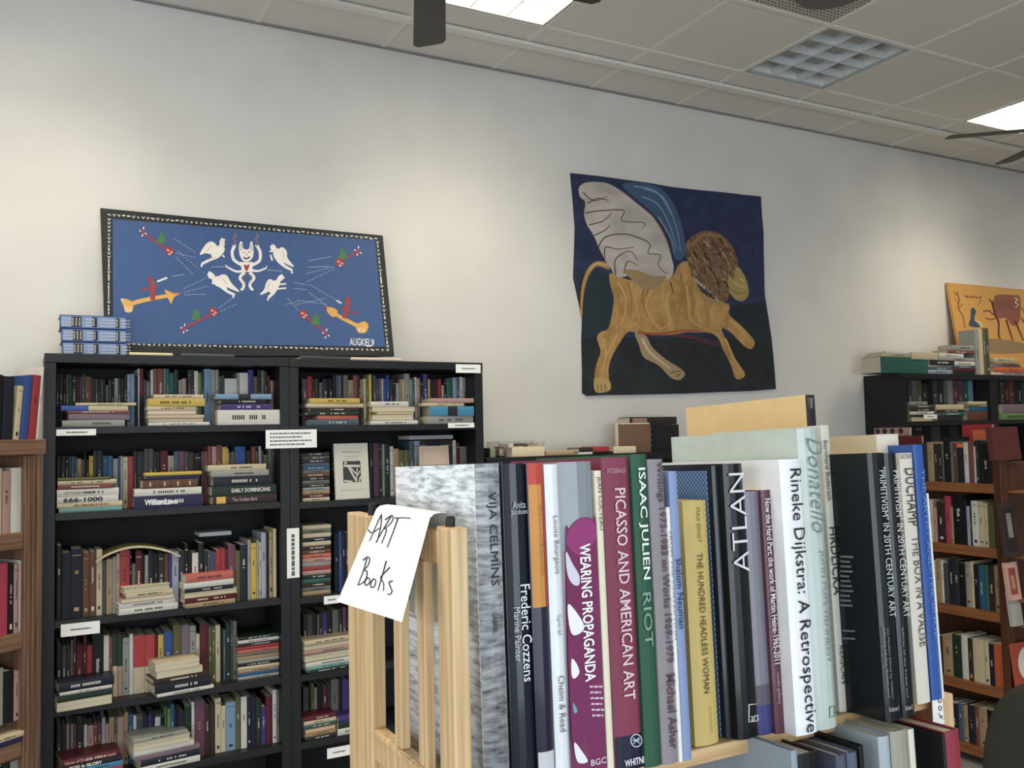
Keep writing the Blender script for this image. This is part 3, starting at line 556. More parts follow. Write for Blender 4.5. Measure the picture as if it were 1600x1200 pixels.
# --- oak case at the left edge, set at an angle
PH = math.radians(36); FL = Face((.062, 3.668, 0), (math.cos(PH), math.sin(PH))); g = 'books on the oak bookcase'; WL = 'oak bookcase at left edge'
zL = [FL.at(20, y)[1] for y in (687, 834, 992, 1163)]; zL.append(zL[-1]-.3)
e = empty('bookcase', FL.world(-.4, .12, -EYE), FL.rot())
def LB(a, b, m, n, bevel=.003):
    k = MB(); k.box((a[0]+.4, a[1]-.12, Z(a[2])), (b[0]+.4, b[1]-.12, Z(b[2])), m); return k.build(n, e, bevel=bevel)
LB((-.80, -.012, zL[0]-.055), (.008, .235, zL[0]), M_oakh, 'top_panel')
for gx in (-.052, -.034, -.016): LB((gx-.005, -.005, -EYE), (gx+.005, -.0002, zL[0]-.057), M_oak, "moulding", .002)
LB((-.065, 0, -EYE), (.0, .23, zL[0]-.056), M_oak, 'side_panel'); LB((-.79, 0, -EYE), (-.74, .23, zL[0]-.056), M_oak, 'side_panel')
for z in zL[1:]: LB((-.739, .004, z-.055), (-.066, .225, z), M_oakh, 'shelf')
LB((-.739, .226, -EYE), (-.066, .232, zL[0]-.056), mat('5c4634', .7), 'back_panel')
tag(e, 'oak bookcase at the left edge, set at an angle beside the black bookcase', 'bookcase')
FR = ['fourth from right', 'third from right', 'second from right', 'rightmost']
def left_book(px0, px1, ytop, zs, code, lean, ordw, where, dep=.02, text=None, h_extra=0):
    x0, _ = FL.at(px0, ytop, dep); x1, _ = FL.at(px1, ytop, dep); _, zt = FL.at((px0+px1)/2, ytop, dep)
    SPECS.append(dict(kind='up', face=FL, x=x0, dep=dep, z=zs+.0006, w=max(x1-x0-.001, .004), h=zt-zs, d=.15, code=code, lab='%s upright book, %s, %s' % (COL[code][1], ordw, where), group=g, area=9999, bands=rbands(code, random.Random(px0)), lean=lean, soft=False, r=random.Random(px0), text=text))
for (a, b, y, c, o_) in [(-12,3,585,'k','half cut off'),(4,21,588,'N','leftmost whole one'),(22,31,602,'c','short one'),(32,44,586,'b','between cream and red'),(45,57,585,'r','beside the blue one'),(57.5,61,572,'w','thin and rightmost')]:
    left_book(a, b, y, zL[0], c, .09 if a > 21 else .03, o_, 'on top of the '+WL)
for kq, (a, b, y, c) in enumerate([(-10,4,732,'c'),(5,17,736,'p'),(18,36,731,'w'),(37,42,738,'u')]): left_book(a, b, y, zL[1], c, 0, FR[kq], 'upper shelf, '+WL)
for kq, (a, b, y, c) in enumerate([(-8,13,881,'f'),(14,22,881,'k'),(23,30,881,'p'),(31,40,875,'w')]): left_book(a, b, y, zL[2], c, 0, FR[kq], 'middle shelf, '+WL)
for kq, (a, b, y, c) in enumerate([(-8,6,1045,'G'),(7,22,1048,'k'),(23,31,1048,'p'),(32,38,1042,'h')]): left_book(a, b, y, zL[3]+.07, c, 0, FR[kq], 'lower shelf, '+WL)
pile(FL, zL[3], [(-20,37,1139,1147,'c'),(-20,38,1149,1157,'n')], 'lower shelf, '+WL, g, dep=.0)
for kq, (a, b, y, c) in enumerate([(-8,4,1186,'K'),(5,16,1184,'E'),(17,30,1188,'G'),(31,38,1182,'e')]): left_book(a, b, y, zL[4], c, 0, FR[kq], 'bottom shelf, '+WL)
# --- loose books on top of the right cases
g = 'books piled on top of the right bookcases'; WT = 'on top of right black bookcase'
pile(FA, .337, [(1384,1424,541,545,'w'),(1377,1424,545,549,'c'),(1376,1448,550,575,'e')], 'left pile '+WT, g, dep=.02, depth=.13)
pile(FA, .337, [(1424,1464,538,549,'c'),(1452,1490,551,559,'K'),(1450,1487,560,563,'G'),(1450,1487,564,568,'j'),(1450,1486,569,575,'x')], 'second pile '+WT, g, dep=.01, depth=.10)
pile(FA, .337, [(1486,1523,517,525,'G'),(1480,1523,526,531,'i'),(1466,1505,534,540,'w'),(1466,1522,541,547,'G'),(1490,1524,553,559,'w'),(1488,1524,560,564,'j'),(1490,1523,565,570,'R'),(1490,1523,571,575,'E')], 'third pile '+WT, g, dep=.01, depth=.10)
upright_row(FA, .337, 1360, 500, 6.667, [(1085,100,'G'),(1125,90,'c'),(1165,85,'O'),(1195,85,'q')], 1228, WT, g, dep=.0, depth=.12)
pile(FA, .337, [(1552,1585,545,551,'c'),(1552,1592,552,556,'t'),(1552,1596,557,561,'a'),(1552,1600,562,570,'o'),(1548,1608,574,578,'w')], 'right pile '+WT, g, dep=.01, depth=.10)

# ---------------------------------------------------------------- shelf books: 300 largest each its own thing, the small rest one mass
NIND = 300-47
SPECS.sort(key=lambda S: -S['area'])
for S in SPECS[:NIND]:
    o = build_spec(S)
    if S.get('lean'): o.matrix_world = Matrix.Translation(S['face'].world(S['x'], S['dep'], S['z'])) @ (S['face'].rot() @ Matrix.Rotation(S['lean'], 3, 'Y')).to_4x4()
mb = MB()
for S in SPECS[NIND:]: build_spec(S, mb)
if mb.v: tag(mb.build('book_mass'), 'many small dim books in the dark backs of the shelves', 'books', None, 'stuff')
NTOTAL = len(SPECS)

# ---------------------------------------------------------------- things on top of the cases
ZT = .345
def lying_box(name, label, cat, x0, x1, y0, y1, z0, z1, cover, rot=0, group=None, pages=True, art=None, fore=False):
    """a closed book lying flat, spine (or fore-edge) to the room"""
    b = MB(); L, t_, d = x1-x0, z1-z0, y1-y0
    T = (lambda x, y, z: (z, d-y, x)) if fore else (lambda x, y, z: (z, y, x))
    book_into(b, T, t_, L, d, cover, M_pages, 0.002, False, art or ())
    o = b.build(name); o.matrix_world = Matrix.Translation((x0, y0, Z(z0))) @ Matrix.Rotation(rot, 4, 'Z')
    return tag(o, label, cat, group)
M_blue3 = mat('7d93bd', .4); M_blued = mat('31528e', .45)
fT = Face((0, 3.9, 0), (1, 0))
zc = ZT+.001
for k, (xa, xb, ya, yb, where) in enumerate([(97, 199, 529, 550, 'bottom'), (96, 198, 511, 530, 'middle'), (93.5, 198, 488, 510, 'top')]):
    X0, _ = fT.at(xa, ya); X1, _ = fT.at(xb, ya); th = .052
    e = empty('ornate_volume', (X0, 3.9, Z(zc)))
    b = MB(); p = MB(); book_into(b, lambda x, y, z: (z, y, x), th, X1-X0, .17, M_blued, M_pages, 0.004, False, (), pmb=p); L = X1-X0
    b.build('cover', e); p.build('page_block', e)
    a = MB()
    def rect(m, x0, x1, z0, z1, lift=.0006): a.add([(x0, -lift, z0), (x1, -lift, z0), (x1, -lift, z1), (x0, -lift, z1)], [(0, 1, 2, 3)], m)
    rect(M_blue3, .004, L-.004, .004, th-.005, .0004)
    for q in (.02, .37, .58, .72, .9):
        for j in range(3):
            zz = .009+j*.012; c0 = (q-.005)*L+.004
            for i in range(4):
                xx = c0+i*.0085; a.add([(xx, -.0008, zz), (xx+.004, -.0008, zz+.006), (xx+.0085, -.0008, zz), (xx+.004, -.0008, zz+.0025)], [(0, 1, 2, 3)], mat('e4dccb', .5))
    for q, w_ in ((.17, .15), (.48, .07), (.83, .06)):
        rect(mat('22242c', .5), q*L, (q+w_)*L, .006, th-.007, .0009)
        n_ = max(1, int(w_/.04))
        for i in range(n_):
            xx = (q+.01+i*w_/n_)*L; rect(mat('cfc7b2', .5), xx, xx+.005, .011, th-.012, .0012)
            rect(mat('22242c', .5), xx+.0015, xx+.0035, .015, th-.016, .0015)
    a.build('spine_ornament', e, recalc=False)
    tag(e, '%s of the three blue ornamented volumes stacked on the left black bookcase' % where, 'book', 'blue ornamented volumes')
    zc += th+.0008
def top_book(px0, px1, Y, z0, z1, cover, label, depth=.16):
    f = Face((0, Y, 0), (1, 0)); x0, _ = f.at(px0, 551); x1, _ = f.at(px1, 551)
    return lying_box('book', label, 'book', x0, x1, Y, Y+depth, z0, z1, cover, 0, 'books on top of the black bookcases')
top_book(202, 270, 3.865, ZT+.001, ZT+.014, mat('d9cc9c', .6), 'thin cream book lying below the blue painting, beside the blue volumes', .12)
top_book(283, 366, 3.85, ZT+.001, ZT+.013, mat('55565a', .6), 'thin grey book lying below the middle of the blue painting', .12)
top_book(470, 546, 3.85, ZT, ZT+.014, mat('46484a', .6), 'thin dark grey book lying below the right part of the blue painting', .12)
top_book(548, 627, 3.85, ZT, ZT+.013, mat('dcc3b0', .6), 'thin pinkish cream book sticking out below the painting\'s right corner', .12)

# ---------------------------------------------------------------- flat painted pictures: real boards with thin layers of paint
def cat(pts, closed=True, n=5):
    P = [np.array(p, float) for p in pts]; N = len(P); out = []
    rng = range(N) if closed else range(N-1)
    for i in rng:
        p0 = P[(i-1) % N] if closed or i > 0 else P[i]; p1 = P[i]; p2 = P[(i+1) % N]; p3 = P[(i+2) % N] if closed or i+2 < N else P[(i+1) % N]
        for k in range(n):
            t_ = k/n; out.append(.5*((2*p1)+(-p0+p2)*t_+(2*p0-5*p1+4*p2-p3)*t_*t_+(-p0+3*p1-3*p2+p3)*t_**3))
    if not closed: out.append(P[-1])
    return out
class Canvas:
    """collects painted shapes; f(px, py, lift) -> point just in front of the picture's own surface"""
    def __init__(s, mb, f, ox, oy, sc_): s.mb, s.f, s.ox, s.oy, s.s = mb, f, ox, oy, sc_; s.k = 1
    def P(s, p, l): return s.f(s.ox+p[0]/s.s, s.oy+p[1]/s.s, l)
    def poly(s, pts, col, smooth=True, lift=None):
        s.k += 1; q = cat(pts) if smooth else pts
        from mathutils.geometry import tessellate_polygon
        v2 = [Vector((float(p[0]), float(p[1]), 0)) for p in q]; tri = tessellate_polygon([v2])
        s.mb.add([s.P(p, s.k*.000012+.0004) for p in q], [tuple(t_) for t_ in tri], mat(col, .6) if isinstance(col, str) else col)
    def line(s, pts, w_, col, w2=None, smooth=True, closed=False):
        s.k += 1; q = cat(pts, closed) if smooth and len(pts) > 2 else [np.array(p, float) for p in pts]
        n = len(q); L, R_ = [], []
        for i, p in enumerate(q):
            d = q[min(i+1, n-1)]-q[max(i-1, 0)]; d = d/(np.linalg.norm(d)+1e-9); nn = np.array([-d[1], d[0]])
            ww = w_+(0 if w2 is None else (w2-w_)*i/(n-1)); L.append(p+nn*ww/2); R_.append(p-nn*ww/2)
        s.mb.add([s.P(p, s.k*.000012+.0004) for p in L+R_], [(i, i+1, n+i+1, n+i) for i in range(n-1)], mat(col, .6))
    def dots(s, a, b, n, L_, w_, col):
        a, b = np.array(a, float), np.array(b, float)
        for i in range(n):
            p = a+(b-a)*i/max(n-1, 1); d = (b-a)/np.linalg.norm(b-a); s.k -= 1; s.line([p, p+d*L_], w_, col, smooth=False)
def plane_map(o, u, n):
    """picture plane through o with up-vector u and room-side normal n"""
    o, n = np.array(o, float), np.array(n, float); n /= np.linalg.norm(n)
    def f(px, py, l):
        r = ray(px, py); t_ = (o@n)/(r@n); p = r*t_+n*l; return (p[0], p[1], p[2]+EYE)
    return f
# blue painting, standing on the two cases and leaning on the wall
pl = np.array([0, 4.009-4.106, .362-.985]); nrm = np.cross(pl, np.array([1, 0, 0])); nrm = -nrm if nrm[1] > 0 else nrm
fb = plane_map((0, 4.106, .985), None, nrm); nn = np.array(nrm)/np.linalg.norm(nrm)
mb = MB(); cs = [(157, 325), (598, 368), (616, 556), (165, 556)]
fr = [fb(x, y, 0) for x, y in cs]; bk = [fb(x, y, -.018) for x, y in cs]
# true rectangle sides: keep the bottom resting on the cases
mb.add(fr+bk, [(0, 1, 2, 3), (7, 6, 5, 4), (0, 4, 5, 1), (1, 5, 6, 2), (2, 6, 7, 3), (3, 7, 4, 0)], mat('2b2d2e', .6))
C = Canvas(mb, fb, 140, 310, 3.265)
C.poly([(118, 105), (1455, 213), (1508, 757), (120, 738)], '38588c', False)
W_, RD, GN, YL = 'e2dcd4', 'a0363c', '3f7a44', 'd9a23a'
rr = random.Random(3)
def bmark(x, y, dx, dy):
    q = rr.random(); c_ = 'd8d8d0'
    if q < .4: C.line([(x-dx*8, y-dy*8-2), (x+dx*8, y+dy*8+rr.uniform(-4, 4))], rr.uniform(4, 7), c_, smooth=False)
    elif q < .7: C.line([(x-6, y-6), (x+1, y+5), (x+7, y-6)], 4.5, c_, smooth=False)
    else: C.line([(x-4, y), (x, y-5), (x+4, y), (x, y+5), (x-4, y)], 3, c_, smooth=False)
    C.k -= 1
for i in range(56): t_ = i/55; bmark(100+t_*1360, 84+t_*122, 1, .1)
for i in range(26): t_ = i/25; bmark(99-t_*2, 108+t_*480, .1, 1)
for i in range(27): t_ = i/26; bmark(1468+t_*52, 225+t_*530, .1, 1)
for i in range(52): t_ = i/51; bmark(200+t_*1320, 744+t_*30, 1, .02)
# horned figure
C.line([(738, 178), (746, 192), (732, 205), (744, 218), (736, 232)], 7, '8f6a6e'); C.line([(852, 180), (860, 194), (846, 208), (858, 222), (852, 236)], 7, '8f6a6e')
for s_ in ((778, 340, 738, 315, 727, 275, 739, 243), (830, 340, 866, 318, 870, 275, 855, 243)):
    C.line([s_[0:2], s_[2:4], s_[4:6], s_[6:8]], 15, W_)
C.line([(739, 250), (730, 238)], 6, W_); C.line([(739, 250), (746, 236)], 6, W_); C.line([(855, 250), (846, 238)], 6, W_); C.line([(855, 250), (864, 238)], 6, W_)
C.line([(778, 372), (745, 372), (698, 348)], 13, W_, 8); C.line([(828, 368), (862, 370), (900, 356)], 13, W_, 8)
C.line([(698, 350), (694, 338)], 5, W_); C.line([(900, 356), (904, 344)], 5, W_)
C.line([(792, 378), (768, 405), (786, 435), (782, 460), (770, 466)], 18, W_, 12); C.line([(815, 378), (838, 405), (818, 435), (824, 460), (836, 466)], 18, W_, 12)
C.poly([(770, 325), (835, 325), (828, 375), (776, 375)], W_, False)
C.poly([(762, 262), (766, 225), (778, 222), (784, 256), (812, 258), (820, 224), (830, 224), (836, 262), (834, 295), (815, 320), (785, 320), (768, 295)], W_)
C.line([(785, 300), (800, 308), (818, 298)], 8, '35404e'); C.line([(782, 275), (792, 277)], 5, 'a0484a'); C.line([(808, 275), (818, 273)], 5, 'a0484a'); C.line([(801, 282), (801, 292)], 4, '35404e')
C.poly([(788, 336), (800, 342), (814, 335), (812, 355), (801, 372), (790, 356)], 'a04038'); C.line([(772, 268), (774, 230)], 4, 'b0585a'); C.line([(826, 268), (824, 232)], 4, 'b0585a')
C.line([(800, 380), (776, 405), (793, 437)], 3, 'a05a54'); C.line([(808, 380), (830, 405), (812, 437)], 3, 'a05a54')
# four winged figures
C.poly([(562, 287), (588, 240), (618, 220), (645, 236), (650, 268), (625, 285), (590, 280)], W_); C.line([(682, 205), (672, 238), (680, 262), (655, 295), (612, 314), (574, 334)], 22, W_, 12); C.line([(664, 228), (690, 238)], 9, W_); C.line([(678, 290), (688, 300)], 8, W_); C.line([(574, 330), (570, 350)], 9, W_)
for hx, hy in ((676, 222), (934, 250), (618, 396), (972, 408)): C.poly([(hx+13*math.cos(q_), hy+15*math.sin(q_)) for q_ in (0, 1.05, 2.1, 3.14, 4.2, 5.25)], W_); C.line([(hx-3, hy-2), (hx+4, hy)], 3, '8a6a66')
C.poly([(640, 250), (668, 240), (680, 268), (650, 300), (625, 300), (622, 275)], W_); C.poly([(944, 262), (975, 262), (995, 320), (975, 335), (950, 305)], W_); C.poly([(636, 410), (665, 398), (700, 450), (690, 470), (660, 450)], W_); C.poly([(930, 425), (962, 420), (965, 450), (935, 485), (915, 470)], W_)
C.line([(590, 275), (622, 242)], 3, 'c08a80'); C.line([(640, 300), (600, 315)], 3, 'c08a80')
C.poly([(968, 262), (985, 250), (1005, 270), (1010, 305), (1042, 348), (1010, 338), (985, 318)], W_); C.line([(930, 240), (945, 262), (948, 292), (970, 325), (1005, 352), (1030, 364)], 24, W_, 12); C.line([(942, 265), (918, 272)], 9, W_); C.line([(922, 288), (932, 318)], 9, W_); C.line([(1030, 362), (1032, 384)], 9, W_); C.line([(985, 268), (992, 305)], 3, 'c08a80')
C.poly([(662, 400), (680, 388), (702, 396), (722, 430), (764, 476), (720, 462), (685, 440)], W_); C.line([(604, 382), (628, 396), (640, 430), (672, 450), (705, 476), (740, 492)], 24, W_, 12); C.line([(630, 420), (626, 438)], 8, W_); C.line([(738, 490), (730, 508)], 9, W_); C.line([(680, 410), (700, 440)], 3, 'c08a80')
C.poly([(900, 432), (918, 412), (938, 425), (935, 458), (905, 480), (868, 492), (890, 465)], W_); C.line([(988, 396), (966, 414), (958, 442), (940, 478), (912, 506)], 26, W_, 13); C.line([(955, 440), (1003, 436)], 8, W_); C.line([(952, 462), (1003, 458)], 8, W_); C.line([(912, 506), (908, 522)], 8, W_); C.line([(915, 430), (905, 465)], 3, 'c08a80')
# gold rockets with riders
C.line([(195, 545), (260, 524), (380, 500), (440, 492)], 24, YL, 16); C.poly([(380, 462), (412, 480), (470, 484), (430, 504), (416, 540), (400, 510)], YL, False); C.line([(400, 470), (440, 488), (465, 486)], 5, 'b0502e')
C.poly([(160, 512), (205, 520), (222, 545), (215, 578), (185, 580), (172, 548)], YL); [C.line([(x, 552), (x, 578)], 4, 'e8dcc0') for x in (182, 195, 208)]; C.line([(158, 514), (178, 522)], 6, 'c9b7c0')
C.line([(305, 402), (322, 450), (322, 520)], 20, RD, 26); C.line([(262, 470), (350, 446)], 8, RD); C.line([(345, 425), (392, 406)], 9, W_); C.poly([(385, 402), (396, 402), (396, 412), (385, 412)], W_, False); C.line([(322, 425), (338, 440)], 6, GN)
C.poly([(1204, 560), (1235, 556), (1262, 572), (1262, 590), (1245, 606), (1222, 592)], YL); C.line([(1255, 592), (1310, 622), (1372, 652), (1408, 660)], 17, YL, 20); C.poly([(1368, 640), (1402, 628), (1422, 648), (1408, 684), (1370, 684), (1358, 655)], YL); [C.line([(x, 660), (x+2, 682)], 4, 'e8dcc0') for x in (1374, 1386, 1398)]
C.line([(1318, 506), (1312, 560), (1298, 612)], 26, RD, 20); C.line([(1282, 560), (1368, 592)], 8, RD); C.line([(1258, 520), (1284, 536)], 8, W_); C.line([(1196, 552), (1212, 566)], 7, 'a0363c')
# four red and green fliers
def flier(a, b, gc, hd, tl):
    gc = (gc[0], gc[1]+16); C.line([a, b], 11, RD); C.poly([(gc[0]-26, gc[1]+26), (gc[0]-14, gc[1]-6), (gc[0]-4, gc[1]-36), (gc[0]+10, gc[1]-10), (gc[0]+26, gc[1]-30), (gc[0]+14, gc[1]+8), (gc[0]+22, gc[1]+26)], GN)
    C.poly([(hd[0]-22, hd[1]-12), (hd[0]+2, hd[1]-22), (hd[0]+24, hd[1]-4), (hd[0]+14, hd[1]+20), (hd[0]-12, hd[1]+16)], RD)
    for d in ((-10, -8), (8, 2), (-2, 12)): C.line([(hd[0]+d[0], hd[1]+d[1]), (hd[0]+d[0]+9, hd[1]+d[1]+6)], 6, W_)
    for d in ((-10, -4), (2, -14), (10, 6), (-2, 12)): C.line([tl, (tl[0]+d[0]*1.6, tl[1]+d[1]*1.6)], 8, RD); C.line([(tl[0]+d[0], tl[1]+d[1]), (tl[0]+d[0]*1.9, tl[1]+d[1]*1.9)], 6, W_)
flier((285, 185), (400, 265), (368, 185), (405, 270), (272, 172)); flier((495, 655), (630, 590), (545, 575), (630, 578), (482, 666))
flier((1085, 590), (1195, 680), (1155, 600), (1090, 592), (1205, 692)); flier((1262, 330), (1355, 278), (1292, 268), (1275, 328), (1368, 270))
for a, b, n in [((430, 205), (530, 270), 9), ((440, 280), (530, 300), 7), ((440, 300), (520, 380), 9), ((450, 270), (540, 345), 8), ((420, 398), (475, 390), 6), ((480, 460), (590, 410), 9), ((480, 480), (600, 450), 10), ((485, 492), (585, 490), 9), ((660, 560), (720, 515), 6), ((670, 575), (740, 545), 6), ((1115, 320), (1225, 298), 12), ((1115, 352), (1215, 348), 12), ((1105, 385), (1235, 352), 11), ((1110, 425), (1240, 365), 11), ((1120, 440), (1260, 520), 12), ((1040, 430), (1100, 440), 6), ((1040, 460), (1100, 466), 6), ((1010, 510), (1060, 570), 7), ((1060, 520), (1200, 540), 12), ((1050, 545), (1200, 510), 12), ((1120, 480), (1210, 550), 9), ((1000, 540), (1060, 530), 6), ((620, 350), (690, 350), 8), ((905, 365), (975, 372), 8)]:
    C.k += 1; C.dots(a, b, n, 6, 4, 'a9b6cc')
b2 = MB(); ctr = C.P((1388, 734), .0025); ax = np.array(C.P((1450, 738), .0025))-np.array(C.P((1325, 733), .0025)); wd = np.linalg.norm(ax); ax /= wd
text_mb(mb, 'AUGKIELY', mat('d9dde2', .6), ctr, ax, np.cross(nn, ax), nn, wd, .036, .01); C.line([(1410, 755), (1440, 752), (1450, 728)], 4, 'd9dde2')
o = mb.build('painting', recalc=False); tag(o, 'blue painting of a white horned figure, angels and rockets, leaning on the wall', 'painting')

# winged lion cloth on the wall
fl = plane_map((0, DW-.010, 0), None, (0, -1, 0)); mb = MB()
edge = [(69, 64), (200, 78), (330, 96), (450, 112), (560, 132), (700, 148), (830, 160), (930, 172), (1008, 180), (1012, 260), (1020, 350), (1022, 480), (1024, 560), (1026, 660), (1045, 780), (1060, 880), (1072, 1000), (1082, 1130), (960, 1140), (820, 1144), (650, 1152), (400, 1158), (240, 1160), (150, 1164), (128, 1148), (128, 1040), (124, 900), (128, 780), (108, 690), (84, 580), (88, 460), (92, 330), (82, 200)]
C = Canvas(mb, fl, 870, 250, 3.158)
fp = [C.P(p, 0) for p in edge]; bp = [C.P(p, -.008) for p in edge]; n = len(edge)
from mathutils.geometry import tessellate_polygon
tri = tessellate_polygon([[Vector((p[0], p[1], 0)) for p in edge]])
mb.add(fp, [tuple(t_) for t_ in tri], M_navyc); mb.add(fp+bp, [(i, (i+1) % n, n+(i+1) % n, n+i) for i in range(n)], mat('1c1f24', .8))
C.poly([(126, 850), (400, 880), (700, 870), (1056, 860), (1070, 1000), (1080, 1128), (820, 1142), (400, 1156), (150, 1162), (130, 1148)], M_darkc, False)
C.poly([(100, 540), (250, 560), (275, 700), (260, 860), (126, 880), (128, 780), (104, 680)], '23343c', False)
C.poly([(860, 720), (1030, 700), (1050, 860), (1000, 900), (880, 830)], '232d34', False)
C.poly([(840, 930), (1060, 900), (1070, 1000), (930, 1090)], '26292c', False)
C.line([(700, 885), (800, 910)], 26, '4a2c3c'); C.line([(560, 862), (700, 880)], 10, '6a2a36')
GO, GO2 = 'b58338', 'c79b52'
C.poly([(325, 118), (420, 112), (500, 135), (560, 190), (600, 270), (628, 370), (634, 460), (612, 492), (580, 480), (560, 400), (520, 320), (460, 250), (400, 200), (345, 150)], '3c5a7c')
for a in ([(380, 130), (480, 150), (540, 220), (590, 330), (610, 450)], [(420, 180), (500, 220), (560, 330), (590, 440)], [(430, 140), (520, 180), (570, 270)], [(500, 280), (560, 380), (580, 460)]): C.line(a, 7, '7d94ac', 3)
C.line([(262, 528), (200, 512), (158, 548), (132, 620), (122, 700), (122, 770)], 30, GO, 8); C.line([(250, 520), (195, 512), (160, 545)], 10, 'c9b070', 5)
C.poly([(385, 850), (440, 868), (472, 925), (540, 985), (600, 1022), (632, 1055), (604, 1086), (560, 1072), (500, 1012), (430, 975), (405, 912)], 'a58a62')
C.line([(420, 880), (460, 950), (560, 1030)], 14, 'c4b48c', 8)
C.poly([(262, 560), (300, 572), (345, 588), (400, 600), (470, 600), (540, 588), (580, 560), (600, 518), (640, 500), (668, 540), (700, 630), (760, 680), (820, 700), (852, 720), (850, 762), (900, 810), (950, 860), (976, 900), (962, 932), (930, 922), (888, 882), (855, 848), (812, 832), (836, 890), (868, 960), (902, 1012), (928, 1058), (908, 1080), (880, 1074), (858, 1010), (822, 940), (790, 872), (740, 850), (690, 852), (640, 850), (560, 862), (470, 864), (400, 852), (350, 850), (312, 900), (272, 970), (255, 1030), (252, 1090), (190, 1082), (195, 1010), (215, 945), (198, 880), (215, 850), (252, 832), (272, 760), (280, 680), (262, 610)], M_gold)
C.poly([(188, 1074), (254, 1082), (266, 1128), (236, 1146), (190, 1142)], 'bb9a58')
for x in (200, 218, 238): C.line([(x, 1106), (x+3, 1142)], 4, '6e4a20')
for a in ([(300, 600), (340, 680), (330, 780), (290, 830)], [(400, 620), (390, 700), (410, 800)], [(470, 640), (440, 720), (480, 800), (520, 840)], [(560, 640), (540, 720), (560, 800), (500, 840)], [(640, 620), (650, 700), (660, 790), (720, 830)], [(700, 660), (690, 740), (710, 800)], [(770, 720), (760, 780), (830, 810)], [(230, 880), (240, 960), (220, 1050)], [(300, 860), (260, 930), (230, 1010)], [(850, 790), (920, 850), (955, 905)], [(830, 880), (870, 970), (905, 1050)]): C.line(a, 12, GO2, 5)
for a in ([(350, 600), (370, 690), (360, 790)], [(440, 610), (420, 690), (450, 780)], [(610, 560), (620, 660), (600, 760)], [(300, 640), (310, 740)]): C.line(a, 9, 'a06e2c', 4)
C.line([(400, 850), (500, 858), (620, 842), (700, 845)], 12, 'a54a24', 8); C.line([(720, 690), (760, 700), (850, 712)], 8, '8e8a50', 8)
C.poly([(108, 140), (135, 114), (190, 108), (250, 116), (310, 148), (400, 218), (480, 288), (530, 368), (560, 450), (576, 540), (556, 582), (500, 592), (430, 572), (380, 560), (330, 577), (290, 572), (262, 530), (236, 490), (206, 430), (180, 370), (150, 322), (134, 270), (140, 210), (114, 182)], M_wing)
for a in ([(130, 160), (180, 200), (250, 180)], [(150, 215), (200, 190), (260, 200)], [(140, 262), (220, 250), (330, 250), (320, 300), (430, 310), (420, 340)], [(160, 320), (230, 300), (270, 260)], [(185, 372), (240, 345), (260, 320)], [(205, 430), (240, 380), (330, 365), (420, 390), (460, 420), (450, 460), (510, 470), (500, 520), (540, 560)], [(236, 490), (240, 430), (300, 440), (380, 430)], [(290, 570), (290, 490), (360, 450), (400, 500)], [(420, 570), (450, 620), (440, 670)], [(560, 600), (575, 660)], [(330, 560), (350, 500), (400, 520)]): C.line(a, 6, '4c3430', 3)
for a in ([(320, 150), (410, 215), (480, 285), (540, 390), (572, 500)],): C.line(a, 5, '6a3444', 4)
C.poly([(330, 545), (400, 545), (470, 570), (540, 575), (500, 620), (440, 640), (380, 600)], 'a08458')
C.poly([(638, 410), (680, 368), (740, 348), (810, 368), (862, 420), (892, 490), (892, 560), (862, 620), (842, 690), (800, 692), (760, 652), (700, 602), (660, 540), (638, 470)], M_mane)
rr = random.Random(5)
C.line([(665, 420), (720, 372), (800, 378), (850, 430)], 16, '97703c', 10)
for i in range(130):
    x = rr.uniform(650, 875); y = rr.uniform(380, 670)
    if ((x-768)/112)**2+((y-520)/150)**2 > 1: continue
    C.line([(x-8, y-14), (x, y), (x+rr.uniform(6, 14), y+rr.uniform(12, 22))], 7, rr.choice(['9c8468', '94764e', '87603a', 'ad9a80', '7a4436', '5c3a28', '8a6a4a']), 3); C.k -= 1
for i in range(9): C.line([(672+i*13, 575+i*12), (684+i*14, 600+i*12)], 11, 'bcab94', 5); C.k -= 1
C.poly([(892, 528), (920, 560), (940, 610), (946, 660), (922, 694), (884, 690), (850, 650), (842, 600), (860, 556)], 'a8904a')
C.line([(862, 640), (900, 660), (938, 650)], 5, '7c6c34'); C.line([(900, 580), (925, 600)], 7, 'c7b376'); C.line([(870, 600), (900, 620), (935, 628)], 6, 'c2ad6c')
C.line([(560, 1050), (610, 1040)], 4, '3a2e22'); C.line([(590, 1070), (612, 1052)], 4, '3a2e22')
o = mb.build('wall_cloth', recalc=False); tag(o, 'dark blue painted cloth with a golden winged lion hanging on the wall', 'wall hanging')

# yellow painting on the right cases
pl = np.array([0, 4.02-4.118, .34-1.007]); nrm = np.cross(pl, np.array([1, 0, 0])); nrm = -nrm if nrm[1] > 0 else nrm
fy = plane_map((0, 4.104, 1.007), None, nrm); mb = MB()
def onX(X, up):     # point of the leaning plane above X at fraction up
    t_ = 1-up; return np.array([X, 4.104-.098*t_, 1.007-.667*t_])
nn2 = np.array(nrm)/np.linalg.norm(nrm); q4 = [onX(5.728, 1), onX(7.3, 1), onX(7.3, 0), onX(5.728, 0)]
vs = [tuple(q+np.array([0, 0, EYE])) for q in q4]+[tuple(q-nn2*.02+np.array([0, 0, EYE])) for q in q4]
mb.add(vs, [(0, 1, 2, 3), (7, 6, 5, 4), (0, 4, 5, 1), (1, 5, 6, 2), (2, 6, 7, 3), (3, 7, 4, 0)], mat('c9923a', .6))
C = Canvas(mb, fy, 1320, 420, 4.286)
